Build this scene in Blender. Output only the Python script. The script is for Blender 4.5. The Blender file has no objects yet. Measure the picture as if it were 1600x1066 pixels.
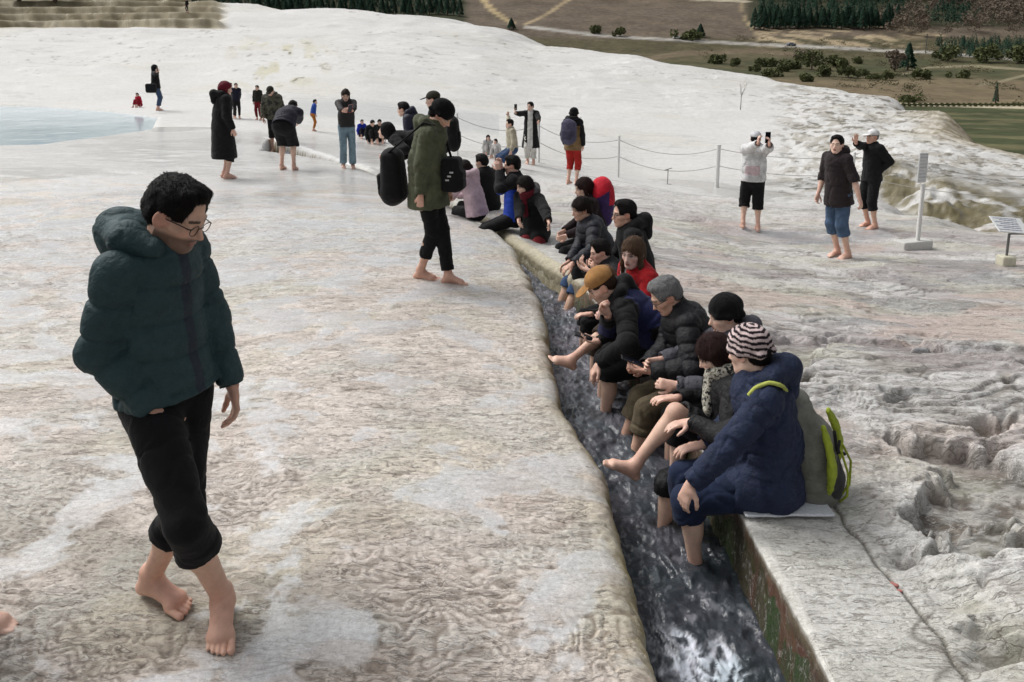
import bpy, math, random
import numpy as np
from mathutils import Vector
SC = bpy.context.scene
COL = SC.collection
random.seed(4)
# ---------------------------------------------------------------- camera, sky, sun, exposure
CAMH, FPX, PITCH, V0 = 2.11, 1155.0, math.radians(10.0), 290.7
cam = bpy.data.objects.new('camera', bpy.data.cameras.new('camera'))
COL.objects.link(cam); SC.camera = cam
cam.location = (0, 0, CAMH); cam.rotation_euler = (math.pi/2 - PITCH, 0, 0)
cam.data.sensor_width = 36.0; cam.data.lens = 36.0*FPX/1600.0
cam.data.shift_y = -(533-V0)/1600.0      # the picture is the lower part of a wider view
cam.data.clip_start = 0.05; cam.data.clip_end = 3000
SUN_EL, SUN_AZ = math.radians(52), math.radians(-60)
w = bpy.data.worlds.new('World'); SC.world = w; w.use_nodes = True
nt = w.node_tree; bg = nt.nodes['Background']
sky = nt.nodes.new('ShaderNodeTexSky'); sky.sky_type = 'NISHITA'; sky.sun_disc = False
sky.sun_elevation = SUN_EL; sky.sun_rotation = SUN_AZ; sky.air_density = 1.0; sky.dust_density = 6.0; sky.ozone_density = 1.0
hs = nt.nodes.new('ShaderNodeHueSaturation'); hs.inputs['Saturation'].default_value = 0.18
nt.links.new(sky.outputs[0], hs.inputs['Color']); nt.links.new(hs.outputs[0], bg.inputs['Color'])
bg.inputs['Strength'].default_value = 0.12
sl = bpy.data.lights.new('sun', 'SUN'); sl.energy = 1.1; sl.angle = math.radians(25); sl.color = (1, .985, .96)
so = bpy.data.objects.new('sun', sl); COL.objects.link(so)
sd = Vector((math.sin(SUN_AZ)*math.cos(SUN_EL), math.cos(SUN_AZ)*math.cos(SUN_EL), math.sin(SUN_EL)))
so.rotation_euler = sd.to_track_quat('Z', 'Y').to_euler(); so.location = (0, 0, 60)
SC.view_settings.view_transform = 'Standard'; SC.view_settings.look = 'None'
SC.view_settings.exposure = 0.2; SC.view_settings.gamma = 1.0
SC.cycles.max_bounces = 6; SC.cycles.diffuse_bounces = 3; SC.cycles.glossy_bounces = 3; SC.cycles.transparent_max_bounces = 8
SC.cycles.use_denoising = True

# ---------------------------------------------------------------- numbers
V3 = lambda *a: np.array(a, dtype=float)
def nrm(v): return np.asarray(v, float)/(np.linalg.norm(v)+1e-12)
cp, sp_ = math.cos(PITCH), math.sin(PITCH)
def ray(u, v):
    x = (u-800)/FPX; q = (V0-v)/FPX
    return V3(x, cp + q*sp_, -sp_ + q*cp)
def PY(u, v, y):
    d = ray(u, v); return V3(0, 0, CAMH) + d*(y/d[1])
def PZ(u, v, z):
    d = ray(u, v); return V3(0, 0, CAMH) + d*((z-CAMH)/d[2])
def slope(v):
    t = (v-V0)/FPX; return (t*cp+sp_)/(cp-t*sp_)
def zv(D, v): return CAMH - D*slope(v)
_P0 = math.radians(21.1)
def YM(y):
    y = np.asarray(y, float); v = 533+FPX*np.tan(np.arctan(CAMH/y)-_P0); return CAMH/slope(v)
def O(x, y, z):
    zc = y*math.cos(_P0)+(CAMH-z)*math.sin(_P0); y2 = float(YM(y)); return V3(x/zc*(y2*cp+(CAMH-z)*sp_), y2, z)
def PYo(u, v, y): return PY(u, v, float(YM(y)))

def _hash(i, j, k, seed):
    h = (i.astype(np.uint32)*np.uint32(374761393) + j.astype(np.uint32)*np.uint32(668265263)
         + k.astype(np.uint32)*np.uint32(2147483647 & 1442695041) + np.uint32(seed*974634777 & 0xffffffff))
    h ^= h >> np.uint32(13); h *= np.uint32(1274126177); h ^= h >> np.uint32(16)
    return (h & np.uint32(0xffff)).astype(np.float32)/np.float32(65535.0)
def noise2(x, y, seed=0):
    xi = np.floor(x); yi = np.floor(y); fx = (x-xi).astype(np.float32); fy = (y-yi).astype(np.float32)
    i = xi.astype(np.int64) & 0xffffffff; j = yi.astype(np.int64) & 0xffffffff
    fx = fx*fx*(3-2*fx); fy = fy*fy*(3-2*fy); z = np.zeros(1, np.int64)
    a = _hash(i, j, z, seed); b = _hash(i+1, j, z, seed); c = _hash(i, j+1, z, seed); d = _hash(i+1, j+1, z, seed)
    return (a*(1-fx)+b*fx)*(1-fy) + (c*(1-fx)+d*fx)*fy
def fbm2(x, y, o=4, seed=0, g=.5):
    s = 0; a = 1; t = 0
    for q in range(o):
        c, n = math.cos(.6*q+.4), math.sin(.6*q+.4)
        s = s + a*noise2((x*c-y*n)*2**q+q*17.3, (x*n+y*c)*2**q+q*9.1, seed+q); t += a; a *= g
    return s/t
def noise3(x, y, z, seed=0):
    xi = np.floor(x); yi = np.floor(y); zi = np.floor(z)
    fx = x-xi; fy = y-yi; fz = z-zi
    i = xi.astype(np.int64) & 0xffffffff; j = yi.astype(np.int64) & 0xffffffff; k = zi.astype(np.int64) & 0xffffffff
    fx = fx*fx*(3-2*fx); fy = fy*fy*(3-2*fy); fz = fz*fz*(3-2*fz)
    def L(kk):
        a = _hash(i, j, kk, seed); b = _hash(i+1, j, kk, seed); c = _hash(i, j+1, kk, seed); d = _hash(i+1, j+1, kk, seed)
        return (a*(1-fx)+b*fx)*(1-fy) + (c*(1-fx)+d*fx)*fy
    return L(k)*(1-fz) + L(k+1)*fz
def sstep(a, b, x):
    t = np.clip((x-a)/(b-a), 0, 1); return t*t*(3-2*t)
def srgb(*c):
    if len(c) == 1:
        h = c[0].lstrip('#'); c = [int(h[i:i+2], 16) for i in (0, 2, 4)]
    return tuple(((v/255)/12.92 if v/255 <= .04045 else ((v/255+.055)/1.055)**2.4) for v in c)

# ---------------------------------------------------------------- objects and materials
def meta(o, label=None, cat=None, group=None, kind=None):
    if label: o['label'] = label
    if cat: o['category'] = cat
    if group: o['group'] = group
    if kind: o['kind'] = kind
    return o
def mesh_np(name, V, F, mat=None, parent=None, col=None, smooth=True, attrs=None):
    """F: (n,3) or (n,4) int array"""
    V = np.ascontiguousarray(V, np.float32); F = np.ascontiguousarray(F, np.int32)
    me = bpy.data.meshes.new(name); n, k = F.shape
    me.vertices.add(len(V)); me.vertices.foreach_set('co', V.ravel())
    me.loops.add(n*k); me.loops.foreach_set('vertex_index', F.ravel())
    me.polygons.add(n); me.polygons.foreach_set('loop_start', np.arange(0, n*k, k, dtype=np.int32))
    me.update(calc_edges=True); me.validate()
    if smooth: me.polygons.foreach_set('use_smooth', np.ones(len(me.polygons), bool))
    if col is not None:
        a = me.color_attributes.new('Col', 'FLOAT_COLOR', 'POINT')
        c = np.ones((len(V), 4), np.float32); c[:, :3] = col; a.data.foreach_set('color', c.ravel())
    for k_, v_ in (attrs or {}).items():
        a = me.attributes.new(k_, 'FLOAT', 'POINT'); a.data.foreach_set('value', np.ascontiguousarray(v_, np.float32))
    if mat: me.materials.append(mat)
    o = bpy.data.objects.new(name, me); COL.objects.link(o)
    if parent: put(o, parent)
    return o
def put(o, parent):
    o.parent = parent
    o.matrix_parent_inverse = parent.matrix_basis.inverted()
def empty(name, loc, label, cat, group=None, kind=None):
    o = bpy.data.objects.new(name, None); COL.objects.link(o); o.location = tuple(loc); o.empty_display_size = .1
    return meta(o, label, cat, group, kind)

class NB:
    """small node builder"""
    def __init__(s, name):
        s.m = bpy.data.materials.new(name); s.m.use_nodes = True; s.t = s.m.node_tree
        s.b = s.t.nodes['Principled BSDF']
    def n(s, ty, **kw):
        nd = s.t.nodes.new(ty)
        for k, v in kw.items():
            if k.startswith('i_'): nd.inputs[k[2:].replace('_', ' ')].default_value = v
            else: setattr(nd, k, v)
        return nd
    def l(s, a, b): s.t.links.new(a, b)
    def noise(s, scale, detail=4, rough=.6, vec=None, stretch=None):
        nd = s.n('ShaderNodeTexNoise'); nd.inputs['Scale'].default_value = scale
        nd.inputs['Detail'].default_value = detail; nd.inputs['Roughness'].default_value = rough
        tc = vec or s.n('ShaderNodeTexCoord').outputs['Object']
        if stretch:
            mp = s.n('ShaderNodeMapping'); mp.inputs['Scale'].default_value = stretch; s.l(tc, mp.inputs['Vector']); tc = mp.outputs[0]
        s.l(tc, nd.inputs['Vector']); return nd.outputs['Fac']
    def ramp(s, fac, pts):
        r = s.n('ShaderNodeValToRGB'); e = r.color_ramp.elements
        while len(e) < len(pts): e.new(.5)
        for i, (p, c) in enumerate(pts): e[i].position = p; e[i].color = (c if len(c) == 4 else (*c, 1)) if hasattr(c, '__len__') else (c, c, c, 1)
        s.l(fac, r.inputs[0]); return r.outputs[0]
    def mix(s, a, b, fac, mode='MIX'):
        m = s.n('ShaderNodeMix', data_type='RGBA', blend_type=mode)
        for v, i in ((fac, 0), (a, 6), (b, 7)):
            if hasattr(v, 'is_output') or isinstance(v, bpy.types.NodeSocket): s.l(v, m.inputs[i])
            else: m.inputs[i].default_value = v if i == 0 else (*v, 1)
        return m.outputs[2]
    def math(s, op, a, b=0.0, c=None):
        m = s.n('ShaderNodeMath', operation=op)
        for i, v in enumerate((a, b, c)):
            if v is None: continue
            if isinstance(v, bpy.types.NodeSocket): s.l(v, m.inputs[i])
            else: m.inputs[i].default_value = v
        return m.outputs[0]
    def bump(s, h, strength=.5, dist=.01, prev=None):
        b = s.n('ShaderNodeBump'); b.inputs['Strength'].default_value = strength; b.inputs['Distance'].default_value = dist
        s.l(h, b.inputs['Height'])
        if prev is not None: s.l(prev, b.inputs['Normal'])
        return b.outputs[0]
    def out(s, color=None, rough=None, normal=None, **kw):
        for k, v in (('Base Color', color), ('Roughness', rough), ('Normal', normal)):
            if v is None: continue
            if isinstance(v, bpy.types.NodeSocket): s.l(v, s.b.inputs[k])
            else: s.b.inputs[k].default_value = (*v, 1) if k == 'Base Color' else v
        for k, v in kw.items(): s.b.inputs[k.replace('_', ' ')].default_value = v
        return s.m
MC = {}
def cloth(col, rough=.85, scale=160, bump=.35, sheen=0.05, vcol=False):
    key = ('cloth', col, rough, scale, bump, vcol)
    if key in MC: return MC[key]
    n = NB('fabric')
    base = n.n('ShaderNodeVertexColor', layer_name='Col').outputs[0] if vcol else None
    if base is None:
        rgb = n.n('ShaderNodeRGB'); rgb.outputs[0].default_value = (*col, 1); base = rgb.outputs[0]
    big = n.noise(9, 5, .65); fine = n.noise(scale, 3, .6)
    c = n.mix(base, n.ramp(big, [(.3, .62), (.7, 1.25)]), 1.0, 'MULTIPLY')
    c = n.mix(c, n.ramp(fine, [(.3, .75), (.7, 1.2)]), .6, 'MULTIPLY')
    b1 = n.bump(big, .5, .02); b2 = n.bump(fine, bump, .003, b1)
    MC[key] = n.out(c, rough, b2, Sheen_Weight=sheen, Specular_IOR_Level=.25); return MC[key]
def shell(col, rough=.5, vcol=False):      # smooth nylon of puffers and rain jackets
    key = ('shell', col, rough, vcol)
    if key in MC: return MC[key]
    n = NB('nylon'); rgb = n.n('ShaderNodeRGB'); rgb.outputs[0].default_value = (*col, 1)
    big = n.noise(14, 6, .7); med = n.noise(45, 3, .6)
    c = n.mix(n.n('ShaderNodeVertexColor', layer_name='Col').outputs[0] if vcol else rgb.outputs[0], n.ramp(big, [(.25, .7), (.75, 1.2)]), 1.0, 'MULTIPLY')
    b = n.bump(med, .45, .008, n.bump(big, .7, .03))
    MC[key] = n.out(c, n.ramp(med, [(.3, rough*.85), (.7, min(1, rough*1.2))]), b, Specular_IOR_Level=.35); return MC[key]
def plain(name, col, rough=.5, metal=0., bump=0., scale=60, var=.15):
    key = (name, col, rough, metal)
    if key in MC: return MC[key]
    n = NB(name); rgb = n.n('ShaderNodeRGB'); rgb.outputs[0].default_value = (*col, 1)
    f = n.noise(scale, 4, .6)
    c = n.mix(rgb.outputs[0], n.ramp(f, [(.3, 1-var), (.7, 1+var)]), 1.0, 'MULTIPLY')
    MC[key] = n.out(c, rough, n.bump(f, bump, .004) if bump else None, Metallic=metal); return MC[key]
def skin_mat():
    if 'skin' in MC: return MC['skin']
    n = NB('skin'); base = n.n('ShaderNodeVertexColor', layer_name='Col').outputs[0]
    f = n.noise(30, 5, .6); g = n.noise(140, 2, .5)
    c = n.mix(base, n.ramp(f, [(.3, (.86, .82, .8)), (.7, (1.1, 1.06, 1.04))]), .9, 'MULTIPLY')
    MC['skin'] = n.out(c, n.ramp(g, [(.3, .42), (.7, .6)]), n.bump(g, .3, .002, n.bump(f, .25, .004)), Subsurface_Weight=.08, Subsurface_Radius=(.02, .008, .004), Specular_IOR_Level=.4)
    return MC['skin']
def hair_mat(col):
    key = ('hair', col)
    if key in MC: return MC[key]
    n = NB('hair'); rgb = n.n('ShaderNodeRGB'); rgb.outputs[0].default_value = (*col, 1)
    f = n.noise(70, 5, .7, stretch=(3, 3, .5)); g = n.noise(12, 3, .6)
    c = n.mix(rgb.outputs[0], n.ramp(f, [(.3, .45), (.72, 1.6)]), 1.0, 'MULTIPLY')
    c = n.mix(c, n.ramp(g, [(.3, .8), (.7, 1.2)]), 1.0, 'MULTIPLY')
    MC[key] = n.out(c, .6, n.bump(f, .9, .010), Specular_IOR_Level=.18); return MC[key]
# ---------------------------------------------------------------- terrain
def colz(pts, tail=None):
    return sorted(((lambda d: (d, (zv(d, z[1]) if isinstance(z, tuple) else z)))(float(YM(max(D, .01))) if D > 0 else 0.)) for D, z in pts)
v_ = lambda x: ('v', x)
HT = {   # azimuth column (far pixel column) -> (distance, height); ('v',row) = seen at that row
 -900: [(0, 0), (20, 0), (36, 0), (42, .4), (90, 5.), (130, 11), (170, 20)],
  100: [(0, 0), (19, 0), (36.5, .03), (42, .5), (65, v_(95)), (88, v_(47)), (90, v_(40)), (130, v_(0)), (175, 17)],
  300: [(0, 0), (15, -.06), (31, .08), (38, v_(158)), (60, v_(100)), (88, v_(47)), (90, v_(42)), (130, v_(2)), (150, 11)],
  400: [(0, 0), (10, 0), (15, -.12), (30, .06), (37, v_(158)), (60, v_(95)), (90, v_(45)), (122, v_(3)), (130, 8), (150, -4), (170, -9)],
  560: [(0, 0), (9, 0), (12, -.04), (16, -.16), (20, -.3), (30, -.22), (38, v_(160)), (52, v_(105)), (80, v_(62)), (112, v_(13)), (120, 6), (140, -5), (170, -9)],
  730: [(0, 0), (9, 0), (12, -.1), (16, -.3), (22, -.62), (30, -.7), (42, v_(163)), (55, v_(115)), (80, v_(72)), (108, v_(26)), (115, 4), (135, -6), (170, -9)],
  830: [(0, 0), (7, 0), (10, -.15), (16, -.5), (22, -.83), (30, -.95), (45, v_(166)), (60, v_(118)), (80, v_(88)), (100, v_(60)), (106, 2), (125, -7), (170, -9)],
 1000: [(0, 0), (7, -.02), (10, -.25), (13, -.42), (17, -.58), (18.6, -1.1), (28, -1.65), (40, v_(190)), (60, v_(133)), (88, v_(85)), (94, 0), (110, -8), (170, -9)],
 1200: [(0, 0), (6, -.03), (8, -.22), (10, -.5), (12.5, -.7), (15.6, -.72), (17.5, -1.3), (28, -1.7), (48, v_(172)), (79, v_(119)), (84, -2), (100, -8), (170, -9)],
 1320: [(0, 0), (5, -.02), (8, -.3), (10, -.56), (13, -.74), (16.5, -.8), (17.8, -1.3), (26, -1.6), (48, v_(172)), (72, v_(137)), (76, -4), (95, -8), (170, -9)],
 1395: [(0, 0), (5, -.03), (8, -.35), (12, -.72), (16.5, -.83), (17.3, -1.7), (20.5, -1.75), (23, v_(254)), (40, v_(203)), (58, v_(166)), (66, v_(150)), (71, -4), (90, -8), (170, -9)],
 1480: [(0, 0), (5, -.05), (8, -.38), (12, -.74), (14.6, -.78), (15.4, -1.55), (17.6, -1.6), (19, v_(292)), (36, v_(213)), (52, v_(171)), (57, -4), (80, -8), (170, -9)],
 1600: [(0, 0), (5, -.06), (8, -.4), (12, -.76), (13.0, -.78), (13.7, -1.3), (16, -1.4), (20, v_(300)), (30, v_(252)), (37, v_(243)), (41, -4), (60, -8), (170, -9)],
 2200: [(0, 0), (5, -.06), (8, -.4), (12, -.76), (13, -.9), (20, -2.), (30, -3), (40, -5), (60, -8), (170, -9)],
}
RK = lambda u: (u-800)/FPX*.997
_cols = sorted(HT); _rc = np.array([RK(u) for u in _cols])
_DG = np.concatenate([np.linspace(0, 20, 161), np.geomspace(20.3, 175, 260)])
_ZG = np.array([np.interp(_DG, *zip(*colz(HT[u]))) for u in _cols])
# resample in azimuth, soften
_rg = np.linspace(_rc[0], _rc[-1], 500)
_tab = np.array([np.interp(_rg, _rc, _ZG[:, i]) for i in range(len(_DG))])      # (D, r)
def _blur(a, k, ax):
    w_ = np.exp(-np.linspace(-2, 2, 2*k+1)**2); w_ /= w_.sum()
    p = np.pad(a, [(k, k) if i == ax else (0, 0) for i in (0, 1)], mode='edge')
    return sum(w_[i]*(p[i:i+a.shape[0]] if ax == 0 else p[:, i:i+a.shape[1]]) for i in range(2*k+1))
_tab = _blur(_blur(_tab, 7, 1), 2, 0)
def base_z(x, y):
    x = np.asarray(x, float); y = np.asarray(y, float)
    yy = np.maximum(y, .3); r = np.clip(x/yy, _rg[0], _rg[-1]-1e-6)
    ri = (r-_rg[0])/(_rg[1]-_rg[0]); r0 = np.floor(ri).astype(int); fr = ri-r0; r0 = np.clip(r0, 0, len(_rg)-2)
    di = np.interp(yy, _DG, np.arange(len(_DG))); d0 = np.clip(np.floor(di).astype(int), 0, len(_DG)-2); fd = di-d0
    return ((_tab[d0, r0]*(1-fr)+_tab[d0, r0+1]*fr)*(1-fd) + (_tab[d0+1, r0]*(1-fr)+_tab[d0+1, r0+1]*fr)*fd)
def crest_D(r):   # distance of the white hill's crest by azimuth
    return np.interp(r, [RK(u) for u in (300, 400, 560, 730, 830, 1000, 1200, 1320, 1395, 1480, 1600, 1700)],
                     YM(np.array([150, 122, 112, 108, 100, 88, 79, 72, 66, 52, 37, 33.])))

# channel: polygon between the two banks
LB = [PZ(u, v, 0)[:2] for u, v in ((1062, 1400), (1046, 1180), (1030, 1066), (1000, 960), (985, 880), (955, 800), (935, 730), (893, 660), (880, 610), (868, 560), (855, 500), (838, 450), (822, 408), (797, 376), (765, 345), (735, 325), (697, 308), (650, 285), (600, 262), (560, 245), (500, 228), (455, 217), (420, 212))]
RBp = [(1.22, 0.6), (1.185, 2.0), (1.165, 2.6), (1.15, 3.2), (1.10, 4.0), (1.02, 4.8), (.92, 5.8), (.78, 6.6), (.66, 7.3), (.56, 7.72), (.36, 8.25), (.22, 8.75), (.05, 9.3), (-.2, 10.1), (-.62, 11.2), (-1.25, 12.8), (-2.05, 14.4), (-2.9, 15.9), (-4.2, 17.8), (-5.3, 18.6), (-6.2, 18.9)]
RBp = [tuple(O(x, y, 0)[:2]) for x, y in RBp]
LIPR = .10
POLY = np.array([tuple(p) for p in LB] + RBp[::-1])
NL = len(LB)
def seg_d(px, py, a, b):
    ex, ey = b[0]-a[0], b[1]-a[1]; wx, wy = px-a[0], py-a[1]
    t = np.clip((wx*ex+wy*ey)/(ex*ex+ey*ey+1e-12), 0, 1)
    return np.hypot(wx-t*ex, wy-t*ey)
def channel_d(x, y):
    """signed distance to the channel (negative inside), and distances to left and right banks"""
    n = len(POLY); inside = np.zeros(x.shape, bool)
    dl = np.full(x.shape, 99., np.float32); dr = dl.copy()
    for i in range(n):
        a = POLY[i]; b = POLY[(i+1) % n]
        d = seg_d(x, y, a, b)
        if i < NL-1: dl = np.minimum(dl, d)
        elif i >= NL and i < n-1: dr = np.minimum(dr, d)
        c = ((a[1] > y) != (b[1] > y)) & (x < (b[0]-a[0])*(y-a[1])/(b[1]-a[1]+1e-12)+a[0])
        inside ^= c
    return inside, dl, dr
RIV = lambda x, y: x - np.interp(y, [p[1] for p in RBp], [p[0] for p in RBp])

def left_surface(x, y, d):
    """fine relief and own colours of the left terrace"""
    Wx = fbm2(x*.9, y*.9, 4, 5)-.5; Wy = fbm2(x*.9+40, y*.9, 4, 6)-.5
    patch = fbm2(x*2.6+Wx*2.2, y*3.6+Wy*2.2, 5, 11, .58)
    sm = sstep(.53, .62, patch+(fbm2(x*13, y*17, 3, 14)-.5)*.14)
    rp = fbm2(x*13+Wx*9, y*66+Wy*16, 3, 21); rp = 1-np.abs(2*rp-1)*2.2
    rip = fbm2(x*4.5+Wx*4, y*26+Wy*8, 3, 22); rip = 1-np.abs(2*rip-1)*2.0
    fadeN = 1-sstep(6, 20, y)
    wv = np.sin((y*1.0+x*.35+(fbm2(x*5, y*5, 3, 24)-.5)*.55)*105)          # little rimstone waves near the camera
    wm = (1-sstep(2.6, 4.0, y+(fbm2(x*1.1, y*1.1, 3, 25)-.5)*3))*sstep(.42, .6, fbm2(x*1.6, y*1.6, 3, 26))
    zl = (fbm2(x*.7, y*.9, 3, 1)-.5)*.05*sstep(.05, .6, d) + (rip*.0060 + rp*.0042 + (fbm2(x*48+Wx*20, y*70, 2, 23)-.5)*.010 + wv*wm*.0030)*(1-.8*sm)*fadeN + .005*sm
    stepn = fbm2(x*.28+Wx*.6, y*.75+Wy*.5, 3, 77)*8; stepf = np.floor(stepn)+sstep(.72, 1., stepn-np.floor(stepn)); zl = zl + stepf*.009*sstep(.15, 1.3, d)
    C = np.zeros((len(x), 3), np.float32); C[:] = srgb(225, 215, 206)
    def mixc(w_, c): w_ = np.clip(w_, 0, 1)[:, None]; C[:] = C*(1-w_)+np.array(c, np.float32)*w_
    n1 = fbm2(x*.35, y*.5, 4, 501); n2 = fbm2(x*1.6+Wx*3, y*3.0+Wy*3, 4, 502); n3 = fbm2(x*11, y*16, 3, 503); n4 = fbm2(x*1.1+Wx*2, y*2.2+4, 4, 504)
    mixc(sstep(.50, .66, n1)*.4, srgb(208, 194, 185)); mixc(sstep(4.2, 7.5, y+(n1-.5)*6), srgb(208, 208, 207)); mixc(sstep(.53, .60, n2)*.7, srgb(210, 208, 200)); mixc(sstep(.55, .62, n4)*.7, srgb(214, 203, 194))
    mixc(sstep(.58, .72, fbm2(x*.5+3, y*.6, 4, 506))*.2*(1-sstep(3, 6, y)), srgb(176, 162, 148)); pf = np.exp(-(((x+1.15)/.62)**2+((y-2.55)/.34)**2))+.8*np.exp(-(((x+2.0)/.6)**2+((y-2.9)/.22)**2)); mixc(pf*.75*sstep(.36, .56, fbm2(x*3.2, y*5.5, 4, 520)+.25*pf), srgb(150, 146, 132)); mixc(sstep(.62, .70, fbm2(x*1.3+9, y*1.9, 4, 509))*.3, srgb(204, 198, 170))  # darker damp rock at the walker's feet, also painted as his contact shade
    mixc(sm*(.45+.4*n3), srgb(202, 206, 210)); mixc(sstep(.56, .68, fbm2(x*4+Wx*3, y*10+Wy*3, 4, 507))*.30, srgb(176, 160, 146))
    mixc((1-sstep(-.02, .26, rp*.6+rip*.4+.1))*(1-sm)*.66, srgb(134, 120, 107)); mixc(np.clip(-wv, 0, 1)*wm*.75*(1-sm), srgb(128, 114, 100))
    return zl, C, sm
def build_ground():
    D = [.35]
    while D[-1] < 172:
        d = D[-1]; D.append(d + d*(.0028 if d < 6 else .0028+.0030*min(1, (d-6)/25)) if not 74 < d < 122 else d+.26)
    D = np.array(D)
    r = np.concatenate([np.linspace(-6, -1.2, 30)[:-1], np.arange(-1.2, -.02, .0033), np.arange(-.02, .62, .0017), np.arange(.62, 1.25, .0033), np.linspace(1.25, 6, 30)])
    R, DD = np.meshgrid(r, D); x = (R*DD).ravel(); y = DD.ravel()
    z0 = base_z(x, y)
    z = z0.copy(); n = len(x)
    near = y < 24; xn, yn = x[near], y[near]
    inside = np.zeros(n, bool); dl = np.full(n, 50., np.float32); dr = dl.copy()
    # ragged edge: look the channel up at slightly displaced points
    wob = lambda s, f: (fbm2(xn*f, yn*f, 3, s)-.5)
    jx = xn + wob(31, 1.7)*.16 + wob(35, 8)*.040; jy = yn + wob(47, 1.7)*.12
    i_, l_, r_ = channel_d(jx, jy); i2, l2, r2 = channel_d(xn + wob(61, 6)*.012, yn)
    onR = r2 < l2
    inside[near] = np.where(onR, i2, i_); dl[near] = l_; dr[near] = r2
    d = np.minimum(dl, dr)
    riv = RIV(x, y)
    right = (riv > -.3) & (y < 16)
    # ---- detail masks
    fx = x; fy = y
    Wx = fbm2(x*.9, y*.9, 4, 5)-.5; Wy = fbm2(x*.9+40, y*.9, 4, 6)-.5
    leftz = (~right) & (y < 22)
    leftw = np.where(leftz, 1., 0.)
    # left terrace
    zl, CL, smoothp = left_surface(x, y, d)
    z += zl*leftw*(1-.8*sstep(14, 22, y))
    # right rock
    slabw = np.interp(y, [0, 2.0, 2.6, 3.3, 3.9, 4.6], [.40, .42, .46, .46, .36, .2])
    sl_e = riv - slabw - Wx*.16 - (fbm2(x*7, y*7, 3, 92)-.5)*.06                       # >0: beyond the smooth slab
    rk = sstep(-.01, .22, sl_e)*right; nearR = 1-sstep(3.0, 4.4, y)
    q = fbm2(x*.36+Wx*.9, y*1.05+Wy*.9, 5, 91, .52)
    qs = q*16; st = (np.floor(qs)+sstep(.80, .98, qs-np.floor(qs)))/16
    farf = 1-.72*sstep(3.4, 6.5, y)
    pit = sstep(.56, .62, fbm2(x*1.3+Wx*1.2, y*2.2+Wy, 5, 131, .55))*(1-sstep(4.4, 6.5, y))
    rough = fbm2(x*5+Wx*5, y*9+Wy*4, 5, 95, .62)-.5
    fine = fbm2(x*26+Wx*9, y*30, 3, 97)-.5
    zr = ((st-.5)*(.17+.20*farf)*(1-.6*nearR) + nearR*((fbm2(x*1.5+Wx, y*1.9+Wy, 3, 96)-.42)*.30) + rough*.060*farf + fine*.012*farf - pit*.12)*rk - .012*np.exp(-(sl_e/.010)**2)*right*(y < 7)
    zr += ((fbm2(x*1.3, y*1.3, 3, 8)-.5)*.02 + (fbm2(x*18, y*18, 3, 9)-.5)*.004)*(1-rk)*right
    z += zr*(1-sstep(14.5, 17, y))
    # far slopes
    far = sstep(15, 24, y)*1.0; rr = x/y
    hv = (fbm2(rr*16, np.log(y)*13, 5, 201)-.5)
    hq = fbm2(rr*7+hv, np.log(y)*16, 4, 203)*14; hq = (np.floor(hq)+sstep(.6, 1., hq-np.floor(hq)))/14
    hill = far*(.008*y)*hv*sstep(18, 60, y) + (hq-.5)*.010*y*sstep(24, 45, y)*(1-sstep(RK(1080), RK(1230), rr))
    # the terraces high on the left
    tw = sstep(RK(372), RK(342), rr)*sstep(78.5, 81, y)
    tn = z0+ (fbm2(rr*9, y*.05, 4, 55, .45)-.5)*2.4+(fbm2(rr*60, y*.6, 2, 56)-.5)*.25; ts = tn/1.15; ts = (np.floor(ts)+sstep(.80, .97, ts-np.floor(ts)))*1.15
    z += hill*(1-tw) + (ts-z0+.3)*tw
    # cliffs at the right: rubble
    rub = sstep(RK(1180), RK(1260), rr)*sstep(16, 20, y)*(1-sstep(60, 66, y))
    rb = fbm2(x*.9, y*.8, 6, 303, .66)-.5
    z += rub*rb*.34*sstep(16, 26, y)
    gul = sstep(RK(1372), RK(1400), rr)*np.exp(-((y-np.interp(rr, [RK(1390), RK(1480), RK(1600)], [20., 16.9, 15.4]))/2.4)**2)
    z += gul*(fbm2(x*2.2, y*2.2, 4, 71)-.5)*.5
    # pool basin on the left and thin pools mid
    pl = pool_mask(x, y); z = np.where(pl > 0, z - .25*sstep(0, .5, pl), z)
    # the water channel
    def quarter(r_):
        sa = np.clip(1-(d+.012)/(r_+.03), 0, 1); return r_*(1-np.sqrt(1-sa*sa)) + .024*sstep(r_+.006, r_-.03, d)*(r_ > .03)
    lipL = quarter(np.full(n, LIPR))*(dl <= dr)*(~inside)
    nat = sstep(6.2, 7.2, y); lipR = quarter(.016+.075*nat)*(dl > dr)*(~inside)
    inL = inside & (dl <= dr)
    wallL = np.where(inL, LIPR+.03+.30*sstep(0, .055, d)+.55*sstep(.03, .16, d), 0)
    inR = inside & (dl > dr)
    wallR = np.where(inR, .018+.09*nat+.42*sstep(0, .03, d)+.40*sstep(.03, .15, d), 0)
    wn = (fbm2(x*14, y*9+z*0, 3, 400)-.5)
    chz = z - lipL - lipR - wallL - wallR
    z = np.where(inside, np.maximum(chz, z0-.85) + wn*.02, chz)
    # seat kerb is flat
    # ---- colours (linear albedo)
    C = np.zeros((n, 3), np.float32)
    def mixc(w_, c):
        w_ = np.clip(w_, 0, 1)[:, None]; C[:] = C*(1-w_) + np.array(c, np.float32)*w_
    white = srgb(216, 216, 214); C[:] = white
    nz1 = fbm2(x*.35, y*.5, 4, 501); nz2 = fbm2(x*2.2+Wx*3, y*3.4+Wy*3, 4, 502); nz3 = fbm2(x*11, y*16, 3, 503)
    # left terrace colours
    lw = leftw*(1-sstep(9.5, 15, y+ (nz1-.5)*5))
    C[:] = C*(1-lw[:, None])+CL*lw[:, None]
    # rock on the right
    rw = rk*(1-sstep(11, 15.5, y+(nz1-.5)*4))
    mixc(right*(1-rk)*(y < 16), srgb(212, 211, 206))
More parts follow.
